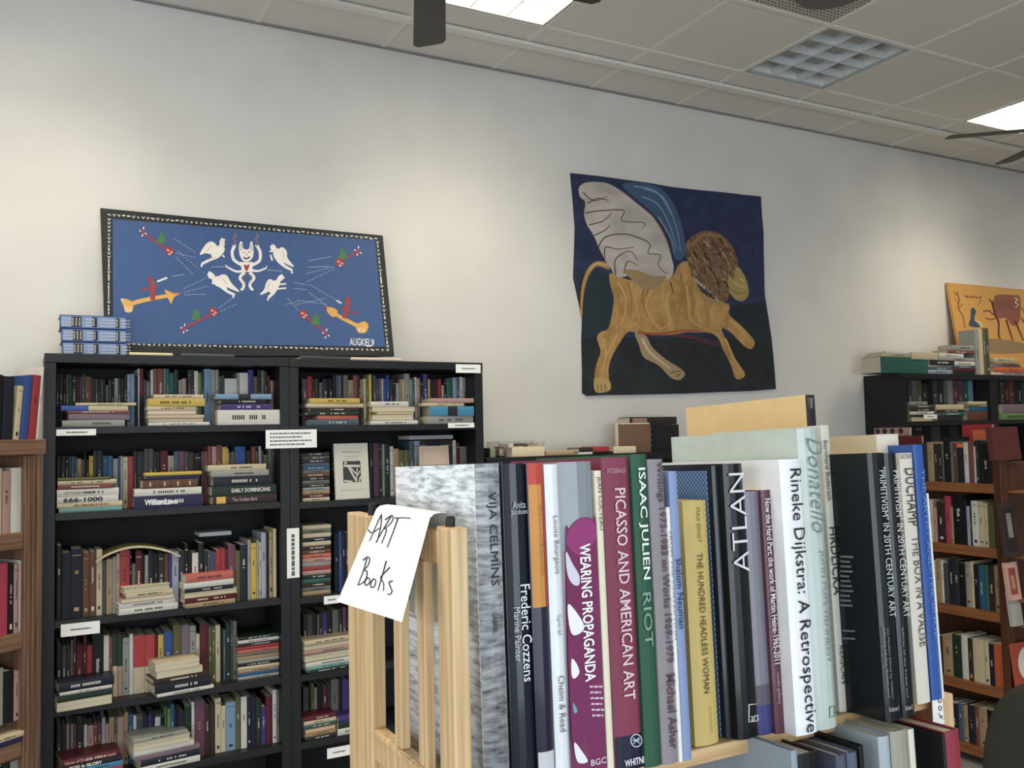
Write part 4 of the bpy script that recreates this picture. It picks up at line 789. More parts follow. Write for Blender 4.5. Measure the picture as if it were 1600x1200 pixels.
C.line([(745, 155), (765, 200), (760, 260), (790, 320), (805, 400)], 9, '7a4a22', 7); C.line([(735, 200), (765, 240)], 5, '7a4a22'); C.line([(790, 230), (765, 270)], 5, '7a4a22'); C.line([(728, 150), (740, 175), (760, 160)], 5, '7a4a22')
C.line([(800, 180), (830, 190), (850, 185), (880, 195), (905, 190)], 6, '6a3c22', 5); C.line([(910, 180), (905, 220), (890, 250)], 7, '7a4a22', 4)
for x in (815, 845, 875): C.line([(x, 178), (x+8, 198)], 5, '6a3c22')
C.poly([(845, 270), (862, 262), (878, 285), (868, 330), (885, 360), (905, 388), (880, 392), (850, 388), (830, 372), (842, 330)], '2c4a62'); C.line([(870, 345), (905, 362), (922, 388)], 9, 'd2c0a4', 7)
C.poly([(1000, 190), (1040, 172), (1130, 176), (1172, 190), (1176, 300), (1160, 370), (1120, 380), (1080, 330), (1030, 330), (1000, 270)], '8a5040')
for i in range(16):
    C.line([(1005+i*10, 200+(i*37) % 60), (1030+i*8, 235+(i*37) % 60)], 5, '6c3226', 3); C.k -= 1
C.line([(1135, 195), (1160, 205), (1140, 225), (1162, 240), (1140, 258)], 6, 'd8ccb4')
C.line([(985, 215), (1005, 300), (1030, 360), (1030, 440), (1045, 480)], 16, '5a2c26', 10); C.line([(925, 290), (960, 280), (1000, 310)], 8, '5a2c26'); C.line([(940, 330), (980, 340), (1010, 330)], 7, '5a2c26'); C.line([(965, 200), (985, 230)], 8, '5a2c26')
C.line([(1080, 340), (1105, 420), (1125, 480)], 13, '5a2c26', 9); C.line([(1140, 350), (1170, 420), (1195, 480)], 13, '5a2c26', 9); C.line([(1180, 330), (1210, 370)], 8, '5a2c26')
for a in range(6): C.line([(1185+a*18, 260+a*12), (1200+a*18, 290+a*12)], 7, '6c3a24')
C.poly([(960, 470), (1200, 500), (1200, 560), (960, 560)], '8e7350')
o = mb.build('painting', recalc=False); tag(o, 'yellow ochre painting with a brown beast leaning on top of the right bookcases', 'painting')

# ---------------------------------------------------------------- shelf label cards
def card(px0, px1, py0, py1, Y, label, lines=1, vertical=False, group='white shelf label cards'):
    f = Face((0, Y, 0), (1, 0)); x0, z1 = f.at(px0, py0); x1, z0 = f.at(px1, py1); b = MB(); w_, h_ = x1-x0, z1-z0
    b.box((0, -.0008, 0), (w_, 0, h_), M_paper); r = random.Random(int(px0)); ink = mat('5e5e62', .7)
    if vertical:
        z = h_*.88
        while z > h_*.12:
            L = r.uniform(.05, .12)*h_; b.add([(w_*.36, -.0012, z-L), (w_*.62, -.0012, z-L), (w_*.62, -.0012, z), (w_*.36, -.0012, z)], [(0, 1, 2, 3)], ink); z -= L+.02*h_
    else:
        for k in range(lines):
            zc_ = h_*(1-(k+1)/(lines+1)); x = w_*(.25 if lines == 1 else .08); e_ = w_*(.78 if lines == 1 else r.uniform(.7, .92)); hh = min(h_*.13, .0028)
            while x < e_:
                L = r.uniform(.03, .1)*w_; b.add([(x, -.0012, zc_-hh), (min(x+L, e_), -.0012, zc_-hh), (min(x+L, e_), -.0012, zc_+hh), (x, -.0012, zc_+hh)], [(0, 1, 2, 3)], ink); x += L+.012*w_
    o = b.build('label_card', recalc=False); o.location = (x0, Y, Z(z0)); return tag(o, label, 'label', group)
card(88, 150, 671, 680, YF, 'white label card at left end of the first shelf edge, left black bookcase')
card(415, 495, 672, 699, YF-.005, 'large white notice sheet fixed where the two left bookcases meet', 4)
card(712, 751, 569, 583, YF-.004, 'white label card at top right corner of the middle black bookcase')
card(448, 468, 826, 902, YF-.001, 'upright white label card on the post between the two left bookcases', vertical=True)
card(95, 156, 976, 989, YF, 'white label card at left end of the third shelf edge, left black bookcase')
card(700, 741, 661, 668, YF-.0005, 'white label card right of first shelf edge, middle black bookcase')
card(506, 530, 932, 942, YF, 'white label card on the third shelf edge beside the hanging sign')
card(511, 548, 1170, 1179, YF-.001, 'white label card low on the middle black bookcase, beside the pine post')
card(1443, 1464, 648, 654, YF-.001, 'small white label card on the right black bookcase')

# open thin booklet bent over standing books, third shelf
b = MB(); r0, z0b = FA.at(153, 872); r1, _ = FA.at(284, 860); n = 18; pts = []
for i in range(n+1):
    t_ = i/n; px = 150+t_*132; py = 876-8*math.sin(math.pi*min(1, t_*1.1))-t_*7+(0 if t_ > .12 else 0)
    py = 880-26*math.sin(math.pi*(t_**.85)*.92)*.8-6*t_+(2 if t_ > .9 else 0); x, z = FA.at(px, py, -.0); pts.append((x, z))
for i in range(n):
    (xa, za), (xb, zb) = pts[i], pts[i+1]
    b.add([(xa, 0, za), (xb, 0, zb), (xb, .15, zb), (xa, .15, za), (xa, 0, za+.008), (xb, 0, zb+.008), (xb, .15, zb+.008), (xa, .15, za+.008)], [(0, 1, 5, 4), (0, 3, 2, 1)], M_pages)
    b.add([(xa, 0, za+.008), (xb, 0, zb+.008), (xb, .15, zb+.008), (xa, .15, za+.008)], [(0, 1, 2, 3)], mat('857a34', .5))
o = b.build('booklet', recalc=False); o.location = (0, YF+.01, EYE); tag(o, 'olive covered booklet bent over the standing books, third shelf of left bookcase', 'book')
b = MB(); x0, z0_ = FA.at(311, 838, .05); x1, z1_ = FA.at(361, 831, .05); book_into(b, lambda x, y, z: (z, y, x), z1_-z0_+.006, x1-x0, .13, mat('9aa4a8', .5), M_pages)
o = b.build('book'); o.location = (x0, YF+.05, Z(z0_-.002)); tag(o, 'pale grey book laid flat across the standing books, third shelf of left bookcase', 'book')
b = MB(); x0, z0_ = FA.at(640, 686, .05); x1, z1_ = FA.at(708, 680, .05); book_into(b, lambda x, y, z: (z, y, x), .018, x1-x0, .15, mat('8f989c', .5), M_pages)
o = b.build('book'); o.location = (x0, YF+.06, Z(z0_-.003)); tag(o, 'pale grey book laid flat across standing books, second shelf of middle bookcase', 'book')

# face-out booklets on the middle case
def faceout(px0, px1, py0, py1, Y, zbase, cover, label, lean=-.12, art=None, th=.012):
    f = Face((0, Y, 0), (1, 0)); x0, zt = f.at(px0, py0); x1, _ = f.at(px1, py0); h = zt-zbase; w_ = x1-x0
    e = empty('book', (x0, Y, Z(zbase)), Matrix.Rotation(lean, 3, 'X')); b = MB(); b.box((0, 0, 0), (w_, .0015, h), cover); b.box((0, th-.0015, 0), (w_, th, h), cover); b.box((-.0, .0015, 0), (.0015, th-.0015, h), cover); b.build('cover', e)
    p = MB(); p.box((.002, .0016, .002), (w_-.003, th-.0016, h-.002), M_pages); p.build('page_block', e)
    if art: a = MB(); art(a, w_, h); a.build('cover_print', e, recalc=False)
    return tag(e, label, 'book')
def quad(a, x0, x1, z0, z1, m, l=.0005): a.add([(x0, -l, z0), (x1, -l, z0), (x1, -l, z1), (x0, -l, z1)], [(0, 1, 2, 3)], m)
def art1(a, w_, h):
    ink = mat('8b8a84', .6); quad(a, .2*w_, .8*w_, .835*h, .85*h, ink); quad(a, .28*w_, .72*w_, .76*h, .768*h, ink); quad(a, .28*w_, .72*w_, .725*h, .73*h, ink); quad(a, .12*w_, .86*w_, .155*h, .162*h, ink)
    quad(a, .24*w_, .76*w_, .30*h, .68*h, mat('3a3b3c', .6), .0006); l = mat('c2c1ba', .6)
    def st(p, q, t_):
        p, q = Vector((p[0]*w_, 0, p[1]*h)), Vector((q[0]*w_, 0, q[1]*h)); d = (q-p).normalized(); n_ = Vector((-d.z, 0, d.x))*t_/2
        a.add([tuple(v+Vector((0, -.0009, 0))) for v in (p-n_, q-n_, q+n_, p+n_)], [(0, 1, 2, 3)], l)
    for p, q, t_ in [((.26, .60), (.74, .585), .010), ((.4, .58), (.62, .31), .008), ((.46, .56), (.66, .42), .006), ((.62, .31), (.66, .55), .005), ((.66, .42), (.74, .50), .005), ((.28, .66), (.36, .64), .008), ((.26, .33), (.5, .31), .007), ((.7, .31), (.75, .4), .006)]: st(p, q, t_)
faceout(524, 577, 693, 777, YF+.012, -.266, mat('c4c0b4', .5), 'cream booklet with a dark picture, facing out on the middle bookcase\'s second shelf', -.10, art1)
def art2(a, w_, h):
    ink = mat('a08878', .6)
    for q in (.06, .1): quad(a, q*w_, (q+.008)*w_, .04*h, (1-q)*h, ink); quad(a, (1-q)*w_, (1-q+.008)*w_, .04*h, (1-q)*h, ink); quad(a, q*w_, (1-q)*w_, (1-q)*h, (1-q+.006)*h, ink)
faceout(657, 703, 697, 780, YF+.02, -.266, mat('bda694', .5), 'beige framed cover facing out on the middle bookcase behind the wave book', -.08, art2)

# ---------------------------------------------------------------- things on the low case
ZL = -.1075; fQ = Face((0, 3.93, 0), (1, 0))
def lp(px, py): return fQ.at(px, py)
x0, z0_ = lp(779, 712); x1, z1_ = lp(850, 682); e = empty('card_box', (x0, 3.93, Z(ZL)))
gl = bpy.data.materials.new('clear_plastic'); gl.use_nodes = True; q_ = gl.node_tree.nodes['Principled BSDF']; q_.inputs['Transmission Weight'].default_value = .95; q_.inputs['Roughness'].default_value = .05; q_.inputs['IOR'].default_value = 1.2; q_.inputs['Base Color'].default_value = (.93, .93, .95, 1)
w_ = x1-x0; hb = .062+.012; b = MB()
for a_, c_ in (((0, 0, 0), (w_, .003, hb*.6)), ((0, .117, 0), (w_, .12, hb)), ((0, 0, 0), (.003, .12, hb)), ((w_-.003, 0, 0), (w_, .12, hb)), ((0, 0, 0), (w_, .12, .003))): b.box(a_, c_, gl)
b.build('tray', e, recalc=False)
tag(e, 'clear plastic tray on the low black bookcase beside the middle bookcase', 'tray')
for k in range(9):
    b = MB(); xx = .006+k*(w_-.012)/9; hh = .035+.012*((k*7) % 3); c_ = ['c9a27c', '8c6c84', 'd9d2c0', 'a85848', 'cfc4a8', '565250', 'd8c8a0', 'cfc4a8', 'b8b09c'][k]
    b.box((0, 0, 0), ((w_-.012)/9-.002, .10, hh), mat(c_, .5)); o = b.build('packet', bevel=.0005); o.location = (x0+xx, 3.938, Z(ZL+.0035))
    tag(o, '%s small packet standing in the clear plastic tray, %s from left' % (['tan', 'mauve', 'white', 'red', 'cream', 'dark grey', 'pale yellow', 'cream', 'grey'][k], ORD[k]), 'packet', 'packets in the plastic tray')
def lowbook(px0, px1, py0, py1, code, label, Y=3.9, zb=ZL+.0005, depth=.12, cat_='book'):
    f = Face((0, Y, 0), (1, 0)); x0, zt = f.at(px0, py0); x1, z_ = f.at(px1, py1); t_ = max(zt-zb, .006); b = MB()
    book_into(b, lambda x, y, z: (z, y, x), t_, x1-x0, depth, mat(COL[code][0], .5), M_pages); o = b.build('book'); o.location = (x0, Y, Z(zb)); tag(o, label, cat_, 'books on the low black bookcase'); return zb+t_+.0005
b = MB(); x_, _ = lp(766, 700); b.box((0, 0, 0), (.028, .1, .045), mat('8f9a70', .5)); b.box((-.006, 0, 0), (-.001, .1, .045), mat('2b2a26', .5)); o = b.build('book', bevel=.001); o.location = (x_, 3.93, Z(ZL)); tag(o, 'small pale green book standing left of the clear plastic tray', 'book', 'books on the low black bookcase')
lowbook(800, 851, 699, 712, 'c', 'cream lettered book lying in front of the clear plastic tray', 3.85, depth=.07)
lowbook(853, 897, 705, 711, 't', 'tan book lying right of the clear plastic tray', 3.86)
zb_ = lowbook(904, 926, 707, 712, 'w', 'small white book under the dark one on the low bookcase', 3.86); lowbook(905, 927, 700, 706, 'D', 'small dark brown book on the low bookcase, left of the red one', 3.86, zb_)
zb_ = lowbook(928, 958, 706, 711, 'k', 'black thin book under the red one on the low bookcase', 3.86); lowbook(928, 952, 698, 705, 'r', 'small red book lying on the low bookcase', 3.86, zb_)
lowbook(959, 994, 698, 711, 'c', 'cream book lying in front of the brown upright cover, low bookcase', 3.86, depth=.08)
f = Face((0, 3.96, 0), (1, 0)); x0, zt = f.at(965, 663); x1, _ = f.at(1016, 663); b = MB(); p = MB()
b.box((.004, 0, 0), (x1-x0, .003, zt-ZL), mat('7a5a44', .6)); b.box((.004, .025, 0), (x1-x0, .028, zt-ZL), mat('7a5a44', .6)); b.box((x1-x0-.003, .003, 0), (x1-x0, .025, zt-ZL), mat('7a5a44', .6))
p.box((0, .0032, .003), (x1-x0-.0032, .0248, zt-ZL+.006), M_pagesv); e = empty('book', (x0, 3.96, Z(ZL))); b.build('cover', e); p.build('page_block', e); tag(e, 'brown cover standing face out on the low bookcase', 'book')
zb_ = zt+0.0; f2 = Face((0, 4.0, 0), (1, 0))
xa, z1_ = f2.at(1006, 664); xb, z2_ = f2.at(1060, 650); b = MB(); b.box((0, 0, 0), (xb-xa, .11, z1_-ZL), mat('222326', .5)); 
for k in range(4): b.box((.01, -.001, .03+k*.03), (.05, 0, .036+k*.03), mat('8a8884', .5))
o = b.build('file_box', bevel=.002); o.location = (xa, 4.0, Z(ZL)); tag(o, 'black storage box on the low bookcase behind the yellow slipcase', 'box')
xa, zq = f2.at(985, 650); xb2, _ = f2.at(1058, 650); z_top = z1_+.001
b = MB(); book_into(b, lambda x, y, z: (z, y, x), .042, xb2-xa, .11, mat('2f2a28', .5), M_pages, bands=[(.05, .36, .15, .85, mat('a07a68', .6))]); o = b.build('book'); o.location = (xa, 4.005, Z(z_top)); tag(o, 'dark book with a pinkish label lying on the black storage box', 'book', 'books on the low black bookcase')

# ---------------------------------------------------------------- pine rack with the art books
TI = math.radians(2.0); RF = Face((0, .75, -.338), (1, 0), TI)
e = empty('book_rack', (.69, .88, 0)); ex, ey = .69, .88
def RB(a, b, n, m=M_pine, bevel=.0015):
    k = MB(); k.box((a[0]-ex, a[1]-ey, Z(a[2])), (b[0]-ex, b[1]-ey, Z(b[2])), m); return k.build(n, e, bevel=bevel)
XL0, XL1 = .334, .350
for xa, xb in ((XL0, XL1), (1.0135, 1.0445)):
    yf_ = .735 if xa < .5 else .768
    lowr = -.3405 if xa > .5 else 0
    RB((xa, yf_, -EYE), (xb, yf_+.034, -.082 if not lowr else lowr), 'post'); RB((xa, .949, -EYE), (xb, 1.029, -.086 if not lowr else lowr), 'post')
    if not lowr: RB((xa+.001, yf_+.0345, -.117), (xb-.001, .9485, -.0865), 'top_rail')
    zr = -.345 if not lowr else -.705
    while zr > -1.7:
        RB((xa+.001, yf_+.0345, zr), (xb-.001, .9485, zr+.032), 'lower_rail'); RB((xa-.0005, yf_+.035, zr+.026), (xa+.001, .948, zr+.031), 'moulding')
        top = -.1175 if zr > -.4 else zr+.36-.0005
        for ys in (.805, .868): RB((xa+.002, ys, zr+.0325), (xb-.004, ys+.020, top), 'spindle')
        zr -= .36
for xk, yk in ((.3425, .7560), (.3425, .966)):
    k = MB(); k.tube((xk-ex, yk-ey, Z(-.086)), (xk-ex, yk-ey, Z(-.0745)), .0043, .0045, mat('222225', .4), 18); k.tube((xk-ex, yk-ey, Z(-.0745)), (xk-ex, yk-ey, Z(-.0725)), .0045, .003, mat('222225', .4), 18); k.build('rubber_cap', e)
def board(face_o, name='shelf'):
    F_ = Face(face_o, (1, 0), TI); k = MB()
    def T(v): p = F_.world(v.x, v.y, v.z); return (p.x-ex, p.y-ey, p.z)
    k.box((.3505, .028, -.017), (1.013, .235, -.0006), M_pineh, T=T); k.build(name, e, bevel=.0012)
board((0, .75, -.338)); board((0, .75, -.70)); board((0, .75, -1.06)); board((0, .75, -1.42))
tag(e, 'pine rack with turned-out end frames holding the row of art books', 'rack')

# paper sign over the end frame
import itertools
P0 = np.array([.3315, .8, -.0725]); dn = np.array([-.042, 0, -.105]); dn /= np.linalg.norm(dn); nS = np.cross(np.array([0, 1.0, 0]), dn); nS = nS if nS[0] < 0 else -nS
fs = plane_map(P0, None, nS)
mb = MB(); q = [(588, 795), (672, 809), (628, 972), (527, 940)]
def lerp(a, b, t_): return tuple(np.array(a)*(1-t_)+np.array(b)*t_)
TLp, TRp, BRp, BLp = q; N1 = 10
grid = []
for i in range(N1+1):
    v = i/N1; grid.append([fs(*lerp(lerp(TLp, TRp, u_), lerp(BLp, BRp, u_), v), 0) for u_ in (0, .25, .5, .75, 1)])
tl, tr = np.array(grid[0][0]), np.array(grid[0][-1])
over = []
for a_ in (.25, .5, .75, 1.0):
    th = math.pi*a_; cx = .342; rr_ = cx-.3315
    over.append([tuple(np.array([cx-math.cos(th)*(rr_ if a_ < 1 else .0115), p[1], p[2]+.003*math.sin(th)+.001])) for p in grid[0]])
back = []
for v in (.3, .65, 1.0): back.append([(.3537, p[1]-.012*v*(1-.5*k/4), p[2]-.105*v) for k, p in enumerate(grid[0])])
rows_ = [r_ for r_ in reversed(over)]; rows_ = list(reversed(back))+rows_+grid; vs = [p for r_ in rows_ for p in r_]; nr = len(rows_)
mb.add(vs, [(r_*5+c_, r_*5+c_+1, (r_+1)*5+c_+1, (r_+1)*5+c_) for r_ in range(nr-1) for c_ in range(4)], mat('f2f6f2', .65))
C = Canvas(mb, lambda px, py, l: fs(px, py, l-.0002), 520, 770, 6.154); C.k = 0; ink = '303236'
for a_ in ([(472, 205), (430, 290), (355, 465)], [(470, 208), (462, 330), (424, 476)], [(340, 352), (378, 385), (455, 335)], [(565, 222), (500, 330), (415, 480)], [(505, 262), (560, 222), (582, 232), (565, 285), (500, 345)], [(495, 345), (518, 362), (470, 488)], [(596, 246), (660, 240), (752, 246)], [(628, 250), (585, 370), (525, 526)],
           [(330, 628), (300, 740), (242, 888)], [(290, 650), (335, 618), (356, 640), (340, 700), (292, 748)], [(292, 748), (326, 752), (330, 800), (298, 860), (240, 890)], [(340, 815), (312, 850), (318, 888), (348, 876), (358, 835), (340, 815)], [(398, 825), (368, 865), (372, 908), (402, 900), (416, 850), (398, 825)], [(516, 655), (480, 790), (435, 942)], [(552, 716), (500, 770), (462, 818), (490, 870), (490, 945)], [(582, 848), (545, 860), (556, 905), (572, 945), (552, 978), (524, 972)]):
    C.line(a_, 13, ink, 9)
fb2 = lambda px, py, l: (lambda r_: ((.3537-l), r_[1]*.3537/r_[0], r_[2]*.3537/r_[0]+EYE))(ray(px, py))
C = Canvas(mb, fb2, 520, 770, 6.154); C.line([(672, 950), (668, 985), (680, 1010)], 9, ink); C.line([(700, 925), (690, 975), (712, 1020), (722, 985), (712, 935), (700, 925)], 6, ink); C.line([(742, 930), (730, 980), (745, 1025)], 6, ink)
o = mb.build('paper_sign', recalc=False); tag(o, 'handwritten ART Books paper sign hung over the pine rack\'s end frame', 'sign')
# second sign on the right end frame, seen past the blue book
mb = MB(); fr2 = plane_map((1.03, .7655, 0), None, (0, -1, 0))
mb.add([fr2(*p, 0) for p in ((1456, 1087), (1472, 1087), (1476, 1131), (1458, 1131))], [(0, 1, 2, 3)], mat('f0efea', .65)); 
C = Canvas(mb, fr2, 1340, 1080, 8.42); [C.line(a_, 13, '6a4a3c', 10) for a_ in ([(1070, 95), (1060, 125), (1075, 152), (1098, 130), (1092, 100), (1070, 95)], [(1075, 195), (1064, 225), (1080, 252), (1102, 232), (1096, 200), (1075, 195)], [(1066, 290), (1090, 330), (1120, 368)], [(1118, 320), (1090, 338), (1072, 352)])]
o = mb.build('paper_sign', recalc=False); tag(o, 'narrow white paper strip lettered in brown at right end of the pine rack', 'sign')

# ---------------------------------------------------------------- the art books
def fbook(label, pl_, pr_, yref, ytop, dep, cover, depth=.2, texts=(), face=RF, bulge=.0022, pages=M_pagesv, bands=(), art=None, ybase=None, soft=False, lean=0.0, group='art books in the pine rack', spine=None):
    x0, _ = face.at(pl_, yref, dep); x1, _ = face.at(pr_, yref, dep); _, ut = face.at((pl_+pr_)/2, ytop, dep)
    x0 += .0003; w_ = max(x1-x0-.0003, .003); h = ut; u0 = 0.0
    if ybase: u0 = max(0.0, face.at((pl_+pr_)/2, ybase, dep)[1]); u0 = 0.0
    e = empty('art_book', face.world(x0, dep, u0), face.rot()); b = MB(); p = MB()
    bs = list(bands)
    if spine: bs = [(0, 1, 0.02, .98, spine)]+bs
    book_into(b, lambda x, y, z: (x, y, z), w_, h, depth, cover, pages, bulge, soft, bs, pmb=p)
    o = b.build('cover', e); p.build('page_block', e)
    if not soft and bulge > .0015:
        pass
    for t_ in texts:
        s, y0, y1, xc, hp, col = t_[:6]; bold = t_[6] if len(t_) > 6 else 0; dr = t_[7] if len(t_) > 7 else 'd'; nm = t_[8] if len(t_) > 8 else 'title'
        tb = MB(); ym = (y0+y1)/2
        if dr == 'h':
            xm, um = face.at(xc, ym, dep); xa_, _ = face.at(xc-hp/2, ym, dep); xb_, _ = face.at(xc+hp/2, ym, dep); _, ua = face.at(xc, y0, dep); _, ub = face.at(xc, y1, dep)
            text_mb(tb, s, mat(col, .45), (xm-x0, -.0012, um), (1, 0, 0), (0, 0, 1), (0, -1, 0), min(xb_-xa_, w_*.92), ua-ub, bold)
        else:
            xm, um = face.at(xc, ym, dep); xa_, _ = face.at(xc-hp/2, ym, dep); xb_, _ = face.at(xc+hp/2, ym, dep); _, ua = face.at(xc, y0, dep); _, ub = face.at(xc, y1, dep)
            hh = min(xb_-xa_, w_*.8); xm = min(max(xm-x0, hh/2+.001), w_-hh/2-.001)
            if dr == 'd': text_mb(tb, s, mat(col, .45), (xm, -.0012, um), (0, 0, -1), (1, 0, 0), (0, -1, 0), ua-ub, hh, bold if s != 'Donatello' else -.012, shear=.35 if s == 'Donatello' else 0)
            else: text_mb(tb, s, mat(col, .45), (xm, -.0012, um), (0, 0, 1), (-1, 0, 0), (0, -1, 0), ua-ub, hh, bold)
        if tb.v: tb.build(nm, e, recalc=False)
    if art:
        a = MB(); 
        def f(px, py, l): xx, uu = face.at(px, py, dep); return (min(max(xx-x0, .0005), w_-.0005), -.0002-l*.35, min(max(uu, 0), h))
        art(Canvas(a, f, 0, 0, 1)); a.build('spine_print', e, recalc=False)
    return tag(e, label, 'book', group)
G_ = lambda h, r_=.25, c_=.6: mat(h, max(r_, .22), c_*.35)
def ring(C, cx, cy, r_, w_, col, n=20): C.line([(cx+r_*math.cos(2*math.pi*k/n), cy+r_*1.15*math.sin(2*math.pi*k/n)) for k in range(n+1)], w_, col, smooth=False)
def sq(C, x0, y0, x1, y1, w_, col): C.line([(x0, y0), (x1, y0-2), (x1, y1-2), (x0, y1), (x0, y0-w_/2)], w_, col, smooth=False)

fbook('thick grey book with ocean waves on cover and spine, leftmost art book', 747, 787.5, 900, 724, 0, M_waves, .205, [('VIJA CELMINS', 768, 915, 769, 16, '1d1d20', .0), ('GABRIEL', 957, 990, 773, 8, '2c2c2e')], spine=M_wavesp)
fbook('thin black book between the wave book and the dark marine painter book', 788.5, 794, 900, 722, .004, G_('1b1e24'), .2, soft=True)
fbook('dark navy Frederic Cozzens book beside the thin black one', 795, 829, 900, 724, 0, G_('1d232e', .12, 1.0), .2, [('Frederic Cozzens', 912, 1064, 822, 15, 'e8e8ea', .004), ('Marine Painter', 948, 1034, 808, 10, 'c9c9cd'), ('Anita', 783, 794, 810, 20, 'b9bcc2', 0, 'h'), ('Jacobsen', 795, 806, 810, 25, 'b9bcc2', 0, 'h')], bulge=.004)
fbook('navy book with a red and orange top spine', 830, 857, 900, 724, 0, G_('241f38'), .2, [('Paul Levy and Robert Kirk', 790, 900, 845, 4, '8c6428')], bands=[(.935, 1, .04, .98, mat('c43c2c', .4)), (.56, .9349, .06, .8, mat('d28a1c', .4)), (.56, .9349, .8, .98, mat('b03428', .4)), (0, .13, .04, .98, mat('c8c4cc', .4))])
fbook('thin white Louise Bourgeois Spiral book', 858, 880, 900, 725, 0, G_('e3e5e8'), .2, [('Louise Bourgeois', 806, 897, 868, 10, '77787c'), ('Spiral', 960, 992, 873, 9, '9a9a9c'), ('Cheim & Read', 1055, 1143, 878, 10, '6a6b70')], soft=True)
def artwp(C):
    C.poly([(884, 850), (890, 826), (905, 810), (925, 812), (938, 840), (958, 1196), (925, 1196), (915, 1150), (893, 1150)], '7c2358'); C.poly([(885, 848), (892, 824), (908, 810), (924, 813), (932, 830), (926, 850), (905, 868)], '9a2f74')
    C.poly([(884, 862), (894, 880), (905, 900), (904, 914), (894, 912), (886, 895)], 'd8d2e0'); C.poly([(887, 945), (897, 952), (912, 976), (908, 988), (895, 992), (889, 975)], 'f0eef0'); C.poly([(893, 1030), (900, 1036), (905, 1050), (898, 1060), (893, 1055)], 'f0eef0'); C.poly([(895, 1098), (902, 1110), (897, 1114)], '4ab0a0'); C.poly([(897, 1160), (910, 1175), (918, 1190), (902, 1190)], 'e8e6ea')
    for k in range(6):
        for a_, b_ in ((921, 926), (927.5, 934), (935.5, 941-(k % 2)*3)): C.line([(a_+k*.8, 1073+k*9), (b_+k*.8, 1072.5+k*9)], 2.8, 'd4c6d0', smooth=False)
fbook('grey and magenta Wearing Propaganda book', 881, 935, 900, 721, 0, G_('8a9098', .1, 1.0), .2, [('WEARING PROPAGANDA', 848, 1064, 917, 17, 'f2f0f0', .022), ('BGC', 1184, 1194, 934, 24, 'd8cfd8', .01, 'h')], bulge=.004, art=artwp, bands=[(0, .72, .03, .97, mat('7c2358', .2, 1.0))])
fbook('dark navy book set back between the magenta book and the maroon one', 936, 939.5, 900, 716, .03, G_('1d2436'), .17)
fbook('thin cream Jean Cocteau booklet', 936.5, 947.5, 900, 735, .0, mat('e6dbbd', .5), .17, [('JEAN COCTEAU', 744, 828, 941, 8, '4a4038')], soft=True, bulge=.001)
def artpi(C):
    ring(C, 994, 1157, 8.5, 1.6, 'c8ccd8'); C.line([(989, 1153), (999, 1161)], 1.5, 'c8ccd8'); C.line([(999, 1152), (989, 1162)], 1.5, 'c8ccd8'); C.line([(988, 1157), (1000, 1156)], 1.3, 'c8ccd8')
fbook('maroon Picasso and American Art book', 949, 995.5, 900, 714, .014, mat('8c3650', .5), .2, [('FITZGERALD', 732, 739, 962, 28, 'c9a0ae', 0, 'h'), ('PICASSO AND AMERICAN ART', 760, 1092, 975, 17, 'e6c3cc', .012), ('WHITNEY', 1183, 1194, 994, 38, 'e8e8f0', .02, 'h')], bands=[(0, .108, .02, .99, mat('20203a', .4))], art=artpi)
fbook('dark green Isaac Julien book beside the maroon one', 996, 1021.5, 900, 709, .008, mat('24583e', .5), .2, [('ISAAC JULIEN', 730, 905, 1004, 14, 'e8efe8', .012), ('RIOT', 925, 1010, 1011, 13, '7aa08a', .005)])
fbook('mauve grey book of collected writings, large dark lettering', 1022.5, 1046.5, 900, 717, .005, mat('8c8489', .5), .19, [('Writings 1973-1983 on Works 1969-1979', 719, 1035, 1037, 13, '5c4250', .014), ('Michael Asher', 1052, 1170, 1050, 13, '5c4250', .014)])
fbook('thin white pamphlet beside the mauve grey book', 1047, 1053, 900, 792, .004, mat('e6e6e2', .5), .17, [('FROM THE COLLECTION', 830, 1000, 1050, 3, '70706e')], soft=True, bulge=.0005)
fbook('light blue Shalom Neuman book', 1053.5, 1067, 900, 736, .004, mat('8094c0', .4), .2, [('Shalom Neuman', 872, 982, 1062, 9, '28325a', .004)], soft=True, bulge=.001)
fbook('yellow cloth Hundred Headless Woman book, shorter than its neighbours', 1075, 1112, 900, 782, .030, mat('cdb058', .5), .18, [('MAX ERNST', 793, 848, 1091, 6, '8c7430'), ('THE HUNDRED HEADLESS WOMAN', 863, 1083, 1098, 9, '50451f', .0), ('George Braziller', 1103, 1145, 1110, 3, '8c7430')], bulge=.003)
ck = bpy.data.materials.new('blue_check'); ck.use_nodes = True; nt = ck.node_tree; bs_ = nt.nodes['Principled BSDF']; bs_.inputs['Roughness'].default_value = .5
tc = nt.nodes.new('ShaderNodeTexCoord'); cn = nt.nodes.new('ShaderNodeTexChecker'); cn.inputs['Scale'].default_value = 330; cn.inputs['Color1'].default_value = lin('2a4f84')+(1,); cn.inputs['Color2'].default_value = lin('6f97c4')+(1,)
nt.links.new(tc.outputs['Object'], cn.inputs['Vector']); nt.links.new(cn.outputs['Color'], bs_.inputs['Base Color'])
fbook('blue finely checked book behind the yellow one', 1113, 1122, 900, 735, .045, ck, .18, soft=True, bulge=.001)
fbook('dark navy jacketed book left of the black ATLAN book', 1123, 1140, 900, 727, .035, G_('1f2632', .1, 1.0), .18)
def artat(C): sq(C, 1170, 1101, 1186, 1128, 1.6, 'd0d0d2')
fbook('black ATLAN book with thin white capitals', 1141, 1171.5, 900, 724, .022, G_('17191c', .15, .9), .2, [('ATLAN', 738, 893, 1160, 24, 'd8d8da', -.008, 'u'), ('ars', 1117, 1126, 1178, 12, 'd0d0d2', 0, 'h')], art=artat)
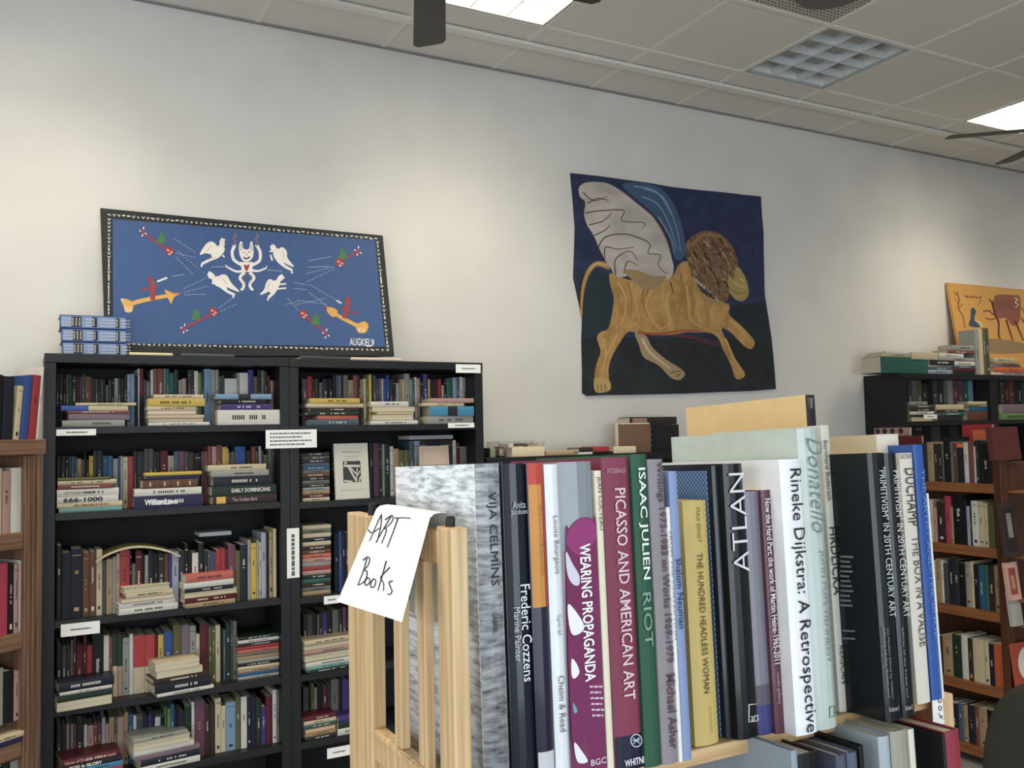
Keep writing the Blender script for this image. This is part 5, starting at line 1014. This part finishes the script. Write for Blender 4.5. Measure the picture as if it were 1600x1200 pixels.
fbook('greyish violet book with a band of photographs at its foot', 1172.5, 1198, 900, 767, .022, G_('77727f'), .19, bands=[(.12, .2, .0, 1, mat('5a5260', .4)), (.0, .12, .0, 1, mat('3c3878', .4))])
fbook('dark plum Now the Hard Part book', 1199, 1216.5, 900, 765, .015, G_('5c2f3f'), .2, [('Now the Hard Part: the work of Martin Heine-1965-2011', 777, 1037, 1204, 9, 'e6dde0', .006), ('curtin gallery', 1050, 1100, 1215, 6, 'b9a0a8')], soft=True)
fbook('white Rineke Dijkstra retrospective book', 1230.5, 1263, 900, 717, -.004, G_('eeeef0', .3, .3), .225, [('Rineke Dijkstra: A Retrospective', 728, 1143, 1252, 22, '202022', .0)], bulge=.002)
fbook('thick pale green Donatello book, taller than the white one', 1264, 1297, 900, 669, -.003, G_('b9c6be', .2, .8), .235, [('Donatello', 683, 832, 1276, 22, '6f7c74', .0, 'd'), ('JOHN POPE-HENNESSY', 858, 1036, 1290, 10, '78837c'), ], bulge=.004, art=lambda C: sq(C, 1296, 1105, 1304, 1121, 1.4, '4c524e'))
fbook('tall yellow slipcase with a dark spine behind the Donatello book', 1277, 1292.5, 900, 617, .062, mat('dcb978', .6), .235, spine=mat('2a2426', .5), bands=[(.955, .99, .2, .75, mat('c9c2b8', .5))], bulge=.001)
fbook('thin cream Hrdlicka book', 1299, 1312.5, 900, 664, .035, mat('d0cdbd', .4), .2, [('Bernhard Buderath', 688, 782, 1290, 6, '55534a'), ('HRDLICKA', 823, 930, 1303, 12, '3a3832', .004), ('KERSCAN', 1008, 1068, 1317, 8, '4a4840')], bulge=.0015)
fbook('cream boxed book set back behind the black pair', 1385, 1421, 900, 678, .045, mat('d8c9a8', .6), .175, spine=mat('d8cfc0', .6), bulge=.001)
VP1 = 'black Primitivism volume'
fbook(VP1+' with grey lines on its side, left of the pair', 1371, 1396.5, 900, 707, -.024, G_('141c22', .18, .8), .22, [('"PRIMITIVISM" IN 20TH CENTURY ART', 728, 964, 1385, 10, 'c9ccc9', .0), ('Affinity of the Tribal and', 978, 1090, 1383, 3, '9ea09c'), ('the Modern Edited by William', 980, 1092, 1389, 3, '9ea09c'), ('Volume I', 1103, 1111, 1395, 16, 'b9bab6', 0, 'h')], bulge=.0025)
fbook(VP1+', right of the pair, beside the cream book', 1397.5, 1417, 900, 707, -.024, G_('161a1c', .18, .8), .22, [('"PRIMITIVISM" IN 20TH CENTURY ART', 728, 964, 1410, 10, 'c9ccc9', .0), ('Affinity of the Tribal and', 978, 1090, 1412, 3, '9ea09c'), ('Volume II', 1101, 1109, 1418, 12, 'b9bab6', 0, 'h')], bulge=.0025)
fbook('cream Duchamp Box in a Valise book', 1421, 1441.5, 900, 707, .004, mat('ddd3c2', .5), .2, [('BONK', 709, 717, 1415, 24, '77706a', 0, 'h'), ('DUCHAMP', 731, 822, 1425, 15, '3e3a38', .0), ('THE BOX IN A VALISE', 836, 1010, 1437, 12, '5a5450', -.004)], bulge=.002)
fbook('blue paperback at the right end of the art books', 1442.5, 1458, 900, 694, .006, mat('2b58a8', .35), .2, [('THE ARTIST AND THE BOOK', 730, 1000, 1450, 6, '6088cc', .0)], soft=True, bulge=.001)
fbook('thin white pamphlet edge at right of the blue paperback', 1458.6, 1461.5, 900, 770, .006, mat('ecebe2', .5), .19, soft=True, bulge=.0005)
# side print of the left black volume
x0, _ = RF.at(1371, 900, -.024); mb = MB(); fx = lambda px, py, l: (lambda r_: (x0-.0006-l*0, r_[1]*(x0-.0006)/r_[0], r_[2]*(x0-.0006)/r_[0]+EYE))(ray(px, py))
for k in range(11):
    y = 868+k*7.6; mb.add([fx(1313, y, 0), fx(1333-(k*5 % 7), y+1, 0), fx(1333-(k*5 % 7), y+4, 0), fx(1313, y+3, 0)], [(0, 1, 2, 3)], mat('8a918f', .5))
for k in range(2): y = 984+k*12; mb.add([fx(1316, y, 0), fx(1336, y+1, 0), fx(1336, y+3.5, 0), fx(1316, y+2.5, 0)], [(0, 1, 2, 3)], mat('8a918f', .5))
po = [o for o in sc.objects if o.get('label', '').startswith(VP1+' with')][0]; bpy.context.view_layer.update()
o = mb.build('side_text', recalc=False); o.parent = po; o.matrix_parent_inverse = po.matrix_world.inverted()

# second tier
RF2 = Face((0, .70, -.70+.0017), (1, 0), TI); g2 = 'large books on the rack\'s second shelf'
for lab, a_, b_, yt, dp, cov, dd in [
    ('thin silvery blue book with a white edge, second shelf of rack', 1236, 1246, 1173, 0, G_('8f9ca8', .25, .5), .21),
    ('black book between the silvery and the slate ones, second shelf of rack', 1247, 1280, 1178, .012, G_('1a1b1e', .3, .4), .21),
    ('slate blue book, left of the two alike, second shelf of rack', 1308, 1324, 1181, .0, G_('4c5266', .3, .5), .22),
    ('slate blue book, right of the two alike, second shelf of rack', 1325, 1342, 1176, .0, G_('565d74', .3, .5), .22),
    ('thin black book left of the blue grey jacket, second shelf of rack', 1343, 1350, 1165, .0, G_('15171a'), .22),
    ('book in a torn blue grey jacket showing red, second shelf of rack', 1376, 1394, 1150, .0, G_('a3b0b6', .3, .4), .23),
    ('beige grey book with rounded spine, second shelf of rack', 1395, 1421, 1141, .0, mat('9f9a8c', .4, .3), .22),
    ('thin pale cream book, second shelf of rack', 1422, 1431, 1139, .0, mat('d6d3c0', .5), .22),
    ('black book touching the thick red one, second shelf of rack', 1474, 1479, 1148, .0, G_('191b1e', .4, .2), .22),
    ('thick crimson book at the right end of the rack\'s second shelf', 1480, 1504, 1142, .0, mat('94283a', .5), .22)]:
    fbook(lab, a_, b_, 1165, yt, dp, cov, dd, face=RF2, group=g2, bulge=.003 if b_-a_ > 14 else .001)

# ---------------------------------------------------------------- face-out books on the end of the brown unit
def endbook(px0, px1, py0, py1, Y, zb, cov, label, art=None, th=.02):
    return faceout(px0, px1, py0, py1, Y, zb, cov, label, -.1, art, th)
endbook(1552, 1594, 667, 716, 2.915, -.184, mat('5c2a26', .6), 'dark red brown cover standing face out on top of the brown unit\'s corner', th=.03)
def art3(a, w_, h): quad(a, .1*w_, .75*w_, .1*h, .9*h, mat('2a2624', .6)); quad(a, .3*w_, .6*w_, .35*h, .8*h, mat('8a8078', .6), .0008)
endbook(1569, 1594, 786, 856, 2.90, -.678, mat('3a302c', .6), 'dark book with a pale portrait, upper display ledge of the brown unit', art3)
def art4(a, w_, h): quad(a, .15*w_, .75*w_, .15*h, .85*h, mat('9a4638', .6)); quad(a, .3*w_, .6*w_, .3*h, .65*h, mat('b98a60', .6), .0008)
endbook(1576, 1594, 880, 910, 2.90, -.898, mat('c9988c', .6), 'pink card with a red picture on the brown unit\'s display ledge', art4)
endbook(1581, 1597, 925, 956, 2.90, -1.028, mat('a8a49e', .6), 'grey card on the brown unit\'s lower display ledge')
def art5(a, w_, h):
    n_ = 20; a.add([(.45*w_+.3*w_*math.cos(2*math.pi*i/n_), -.0006, .55*h+.3*w_*math.sin(2*math.pi*i/n_)) for i in range(n_)], [tuple(range(n_))], mat('d8cfc0', .6)); a.add([(.45*w_+.12*w_*math.cos(2*math.pi*i/n_), -.0009, .55*h+.12*w_*math.sin(2*math.pi*i/n_)) for i in range(n_)], [tuple(range(n_))], mat('5a5f6a', .6))
PBz = -1.37; k = MB(); k.box((XC0+.052-4.8, YW0-.10-3.33, Z(PBz-.012)), (XC1-.01-4.8, YW0+.011-3.33, Z(PBz)), M_walh); k.build('display_ledge', [o for o in sc.objects if o.name.startswith('shelf_unit')][0])
endbook(1585, 1640, 1008, 1072, 2.90, PBz+.002, mat('a84428', .6), 'orange sleeve with a pale disc on the brown unit\'s lowest ledge', art5, .006)
# covers standing on the far side of the brown unit, seen over the first row
def farcover(px0, px1, py0, dep, cov, label, art=None, th=.02):
    x0, zt = FW_.at(px0, py0, dep); x1, _ = FW_.at(px1, py0, dep); h = zt+.31; e = empty('book', FW_.world(x0, dep, -.3095), FW_.rot())
    b = MB(); b.box((0, 0, 0), (x1-x0, .0015, h), cov); b.box((0, th-.0015, 0), (x1-x0, th, h), cov); b.box((0, .0015, 0), (.0015, th-.0015, h), cov); b.build('cover', e)
    p = MB(); p.box((.002, .0016, .002), (x1-x0-.003, th-.0016, h-.002), M_pages); p.build('page_block', e)
    if art: a = MB(); art(a, x1-x0, h); a.build('cover_print', e, recalc=False)
    tag(e, label, 'book')
def art6(a, w_, h): quad(a, .35*w_, .98*w_, .1*h, .9*h, mat('d2692c', .5))
farcover(1503, 1550, 664, .36, mat('a8242a', .5), 'red cover with an orange patch standing behind the brown unit\'s first row', art6)
def art7(a, w_, h):
    for q in (.1, .3, .52, .76):
        a.add([(w_*(q+.07*math.cos(t_*.7)), -.0007, h*.93+w_*.07*math.sin(t_*.7)) for t_ in range(9)], [tuple(range(9))], mat('40302c', .6))
farcover(1366, 1421, 669, .40, mat('b98f84', .5), 'pinkish cover with dark letters behind the brown unit\'s first row', art7)
farcover(1394, 1440, 681, .345, mat('6c2424', .5), 'dark red cover behind the brown unit\'s first row, right of the pinkish one')

# ---------------------------------------------------------------- office chair at the right edge
ang = math.radians(-52); e = empty('office_chair', (2.58, 1.52, -.0), Matrix.Rotation(ang, 3, 'Z')); m1_ = noisy('chair_fabric', '#1e2019', '#282a22', (300, 300, 300), 1.0, 2, .85, .2); m2_ = mat('1c1d20', .35)
b = MB(); NU, NV = 22, 18; grid = []
def bk(u, v, off):
    a_ = u*2*math.pi; r_ = (abs(math.cos(a_))**3.0+abs(math.sin(a_))**3.0)**(-1/3.0)
    x = .235*r_*math.cos(a_)*v*(1-.12*(math.sin(a_)*v > 0)*abs(math.sin(a_))*v); z = .30*r_*math.sin(a_)*v
    return (x, .05*(x/.235)**2+.035*math.sin(z*5)+off, z+.765)
for side, off in ((0, 0.0), (1, .045)):
    base = len(b.v); vs = []; fs_ = []
    for j in range(NV+1):
        v = j/NV
        for i in range(NU*2):
            u = i/(NU*2); o2 = off+(.018*(v**6) if side == 0 else -.018*(v**6)); vs.append(bk(u, max(v, .001), o2))
    M_ = NU*2
    for j in range(NV):
        for i in range(M_): fs_.append((j*M_+i, j*M_+(i+1) % M_, (j+1)*M_+(i+1) % M_, (j+1)*M_+i))
    b.add(vs, fs_, m1_)
M_ = NU*2; o_ = NV*M_; n_tot = (NV+1)*M_; k_ = b.mat(m2_)
for i in range(M_): b.f.append([o_+i, o_+(i+1) % M_, n_tot+o_+(i+1) % M_, n_tot+o_+i]); b.mi.append(k_)
b.build('backrest', e, smooth=True)
b = MB(); out = [(.24*math.copysign(abs(math.cos(t_))**.55, math.cos(t_)), -.26+.24*math.copysign(abs(math.sin(t_))**.55, math.sin(t_))) for t_ in [2*math.pi*i/36 for i in range(36)]]
b.prism(out, lambda x, y, t_: (x, y, t_), .44, .51, m1_); b.build('seat', e, bevel=.015)
b = MB(); b.tube((0, -.26, .12), (0, -.26, .44), .03, .025, m2_); b.build('column', e)
b = MB(); b.box((-.03, -.12, .42), (.03, .055, .44), m2_); b.box((-.03, .045, .42), (.03, .06, .62), m2_); b.build('back_bracket', e, bevel=.004)
for i in range(5):
    a_ = 2*math.pi*i/5+.3; dx, dy = math.cos(a_), math.sin(a_); b = MB(); b.tube((0, -.26, .13), (dx*.3, -.26+dy*.3, .075), .026, .018, m2_); lg = b.build('leg', e)
    b = MB(); b.tube((dx*.3-dy*.02, -.26+dy*.3+dx*.02, .03), (dx*.3+dy*.02, -.26+dy*.3-dx*.02, .03), .03, .03, m2_, 18); b.build('caster', lg)
for s_ in (-1, 1):
    b = MB(); b.tube((s_*.27, -.25, .44), (s_*.29, -.22, .66), .014, .014, m2_); b.box((s_*.29-.03, -.38, .66), (s_*.29+.03, -.12, .69), m2_); b.box((min(s_*.2, s_*.28), -.27, .425), (max(s_*.2, s_*.28), -.23, .445), m2_); b.build('armrest', e, bevel=.004)
tag(e, 'dark office chair, its rounded backrest rising into the lower right corner', 'office chair')
print('BOOK SPECS', NTOTAL, 'objects', len(sc.objects))
